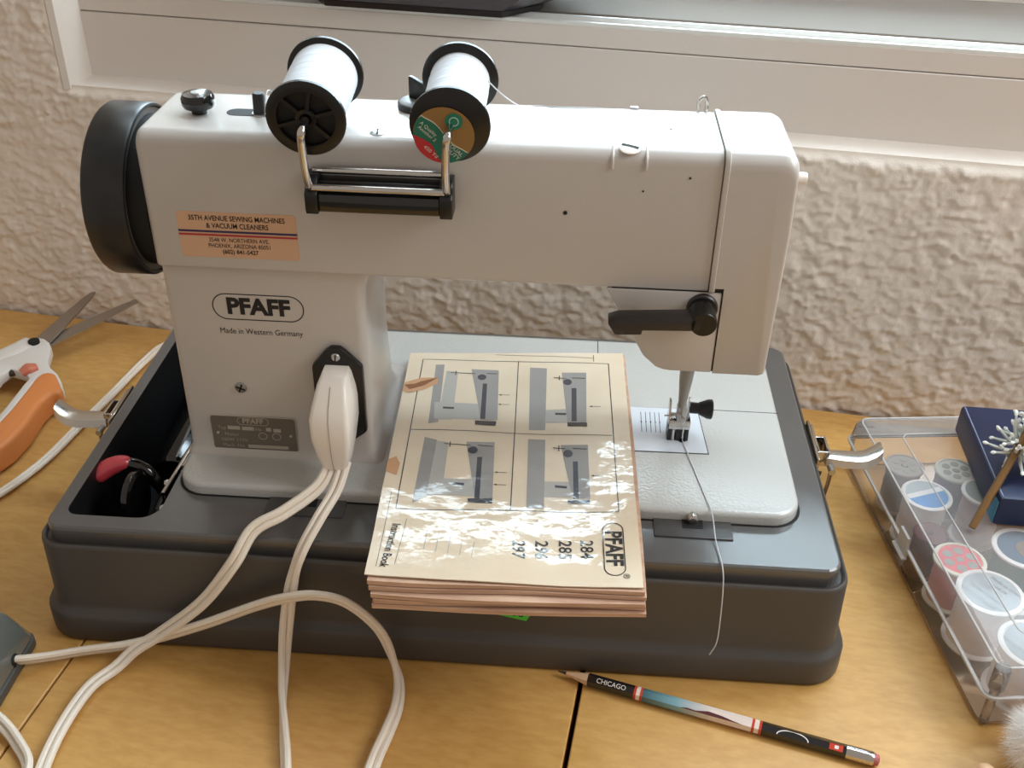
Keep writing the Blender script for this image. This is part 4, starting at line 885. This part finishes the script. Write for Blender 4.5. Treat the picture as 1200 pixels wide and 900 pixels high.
TW = mat('boxed white thread', (236, 226, 224), .8); TPK = mat('boxed pale pink thread', (214, 192, 192), .8); TGN = mat('boxed green thread', (70, 112, 92), .8); TMA = mat('boxed maroon thread', (92, 30, 34), .8); TBL = mat('boxed lavender thread', (150, 150, 176), .8); TGR = mat('boxed grey thread', (150, 146, 146), .8)
TEALL = mat('deep blue label', (38, 80, 112), .5); BRN = mat('brown label core', (112, 92, 78), .6); GRNCAP = mat('grey green cap', (128, 140, 134), .5)
box_spool('thread spool with pale grey cap near the wall-side corner of the box', .4675, .1190, .0132, .036, TGR, mat('clear grey cap', (160, 148, 144), .5), dots=True)
box_spool('lavender thread spool with frosted cap touching the navy box', .5010, .1150, .0140, .037, TBL, mat('frosted cap', (200, 200, 192), .5), dots=True)
box_spool('thread spool with half blue and half grey paper label', .4735, .0850, .0165, .038, TW, CWH, LBLG, half=LBLB)
box_spool('pale pink thread spool under the tan stick', .5120, .0880, .0150, .040, TPK, CWH, GRNCAP)
box_spool('maroon thread spool against the side of the clear box', .4690, .0520, .0110, .033, TMA, TMA, rb=.0100)
box_spool('thread spool with pink printed cap and cream spokes', .4800, .0270, .0160, .034, mat('boxed rose thread', (206, 130, 130), .8), mat('cream cap', (232, 226, 206), .5), LBLP, dots=True)
box_spool('green thread spool with blue and brown label', .5190, .0330, .0190, .041, TGN, CWH, TEALL, core=BRN)
box_spool('white thread spool with pale printed cap beside the pink capped one', .4868, -.0070, .0195, .040, TW, CWH, LBLPALE, txt=(('100% COTTON', -.011, 0, .0038), ('Coats Cotton', -.004, 0, .0036), ('125 Yds', .002, 0, .0038), ('114 M', .006, 0, .0038), ('Made in China', .0115, 0, .0036)))
box_spool('white thread spool with pale printed cap at the box corner post', .4990, -.0470, .0195, .0395, TW, CWH, LBLPALE, txt=(('Made in China', -.010, 0, .0038), ('114 M', -.004, 0, .0038), ('125 Yds', .001, 0, .0038), ('All Purpose', .007, 0, .0038)))
box_spool('lavender thread spool with deep blue cap and white rim', .5290, -.0080, .0165, .039, TBL, CWH, TEALL)

# ------------------------------------------------------------------ navy box lying on the clear box
nb = thing('navy_box', 'navy blue card box lying on top of the clear box', 'box', (.5555, .0990, .0470), -.045)
nbody = obj('body', box(new(), -.0500, .0500, -.0520, .0520, 0, .0225, .0030, 2), BLUEB, nb, local=True)
obj('worn_edge', tube(new(), [V(-.0478, -.0500, .0221), V(-.0478, .0490, .0221)], .0004, 6), mat('worn card edge', (150, 160, 186), .6), nbody)
obj('side_strip', box(new(), -.0503, -.0499, -.0515, -.0360, .002, .0185), TEAL, nbody)  # teal strip at the near end of the left face

# ------------------------------------------------------------------ frosted sprig on a gold stick
sg = thing('glittered_sprig', 'frosted silver sprig with white tips on a gold stick', 'ornament', (.4880, .0400, .0475))
stick_a, stick_b = V(.4885, .0425, .0500), V(.5480, .1130, .1300)
obj('stick', tube(new(), [stick_a + (stick_b-stick_a)*(k/8) + V(0, 0, .0006*math.sin(k*1.7)) for k in range(9)], [.0024, .0025, .0026, .0025, .0024, .0024, .0023, .0022, .0020], 10), GOLD, sg)
rr_ = random.Random(3)
fol = obj('twig', tube(new(), spline([V(.5210, .0840, .0850), V(.5380, .0860, .0950), V(.5560, .0900, .1100), V(.5750, .0950, .1300)], 5), .0022, 8), FROST, sg)
for k in range(260):
    base = V(.5180, .0800, .0830).lerp(V(.5780, .0960, .1320), rr_.random()) + V(rr_.uniform(-.003, .003), rr_.uniform(-.006, .006), rr_.uniform(-.006, .004))
    d = V(rr_.uniform(-.9, .5), rr_.uniform(-.75, .75), rr_.uniform(-.35, .9)).normalized(); Ln = rr_.uniform(.010, .021)
    m_ = base + d*Ln*.55 + V(0, 0, -.001)
    nd = obj('needle', tube(new(), [base, m_, base + d*Ln], [.0009, .0012, .0008], 5), FROST, fol)
    obj('glitter_tip', lathe(new(), [(.0005, -.0014), (.0013, .0006), (.0010, .0018), (.0002, .0026)], base + d*Ln, d, 6), FROSTT, nd)

# ------------------------------------------------------------------ fur pompom, peach bead, dark bowl on the ledge
pp = thing('fur_pompom', 'fluffy white fur pompom beside the clear box corner', 'pompom', (.4950, -.1020, 0))
PC = V(.4950, -.1020, .0270); PR_ = .0175
bm = new(); bmesh.ops.create_icosphere(bm, subdivisions=3, radius=PR_)
for v in bm.verts: v.co = PC + v.co*(1 + .06*math.sin(v.co.x*900)*math.cos(v.co.y*800))
obj('core', bm, FUR, pp)
vs = []; fs = []
for k in range(9000):
    d = rng.normal(size=3); d /= np.linalg.norm(d); t = rng.normal(size=3); t -= d*(t@d); t /= np.linalg.norm(t)
    Lh = rng.uniform(.005, .0095); bnd = rng.normal(size=3)*.0022; bnd[2] -= .0012
    p = np.array(PC) + d*PR_*.92; wv = t*.00022; n = len(vs)
    a, b_, c = p, p + d*Lh*.55 + bnd*.35, p + d*Lh + bnd
    vs += [a-wv, a+wv, b_+wv*.7, b_-wv*.7, c]; fs += [(n, n+1, n+2, n+3), (n+3, n+2, n+4)]
me = bpy.data.meshes.new('fur'); me.from_pydata([tuple(v) for v in vs], [], fs); me.materials.append(FUR)
o = bpy.data.objects.new('fur', me); C.objects.link(o); put(o, pp); o['kind'] = 'stuff'
bm = new(); lathe(bm, [(.0016, -.0042), (.0050, -.0050), (.0078, -.0028), (.0086, 0), (.0078, .0028), (.0050, .0050), (.0016, .0042)], (.4620, -.1130, .0086), (.9, .3, .1), 28)
tag(obj('bead', bm, PEACH), 'glossy peach coloured bead on the table below the pompom', 'bead')
bo = thing('dark_bowl', 'dark faceted bowl standing on the window ledge', 'bowl', WP(.104, .064, .2868))
bc = V(0, 0, 0)
def osec(o, z):
    hx, hy, c = .0656, .040, .022
    X, Y = hx + c + o*1.9, hy + c*.4 + o*.6
    return [V(-hx-o*.9, -Y, z), V(hx+o*.9, -Y, z), V(X, -hy*.5, z), V(X, hy*.5, z), V(hx+o*.9, Y, z), V(-hx-o*.9, Y, z), V(-X, hy*.5, z), V(-X, -hy*.5, z)]
bo.rotation_euler = (0, 0, WALL_YAW)
obj('body', loft(new(), [osec(-.004, .0005), osec(0, .001), osec(.001, .004), osec(.018, .016), osec(.040, .040), osec(.038, .041), osec(.016, .019), osec(-.006, .007)]), NAVYC, bo, sharp=10, local=True)
obj('foot_ring', loft(new(), [osec(-.006, 0), osec(.0008, 0), osec(.0020, .0042), osec(-.004, .0046)]), NAVYR, bo, sharp=10, local=True)
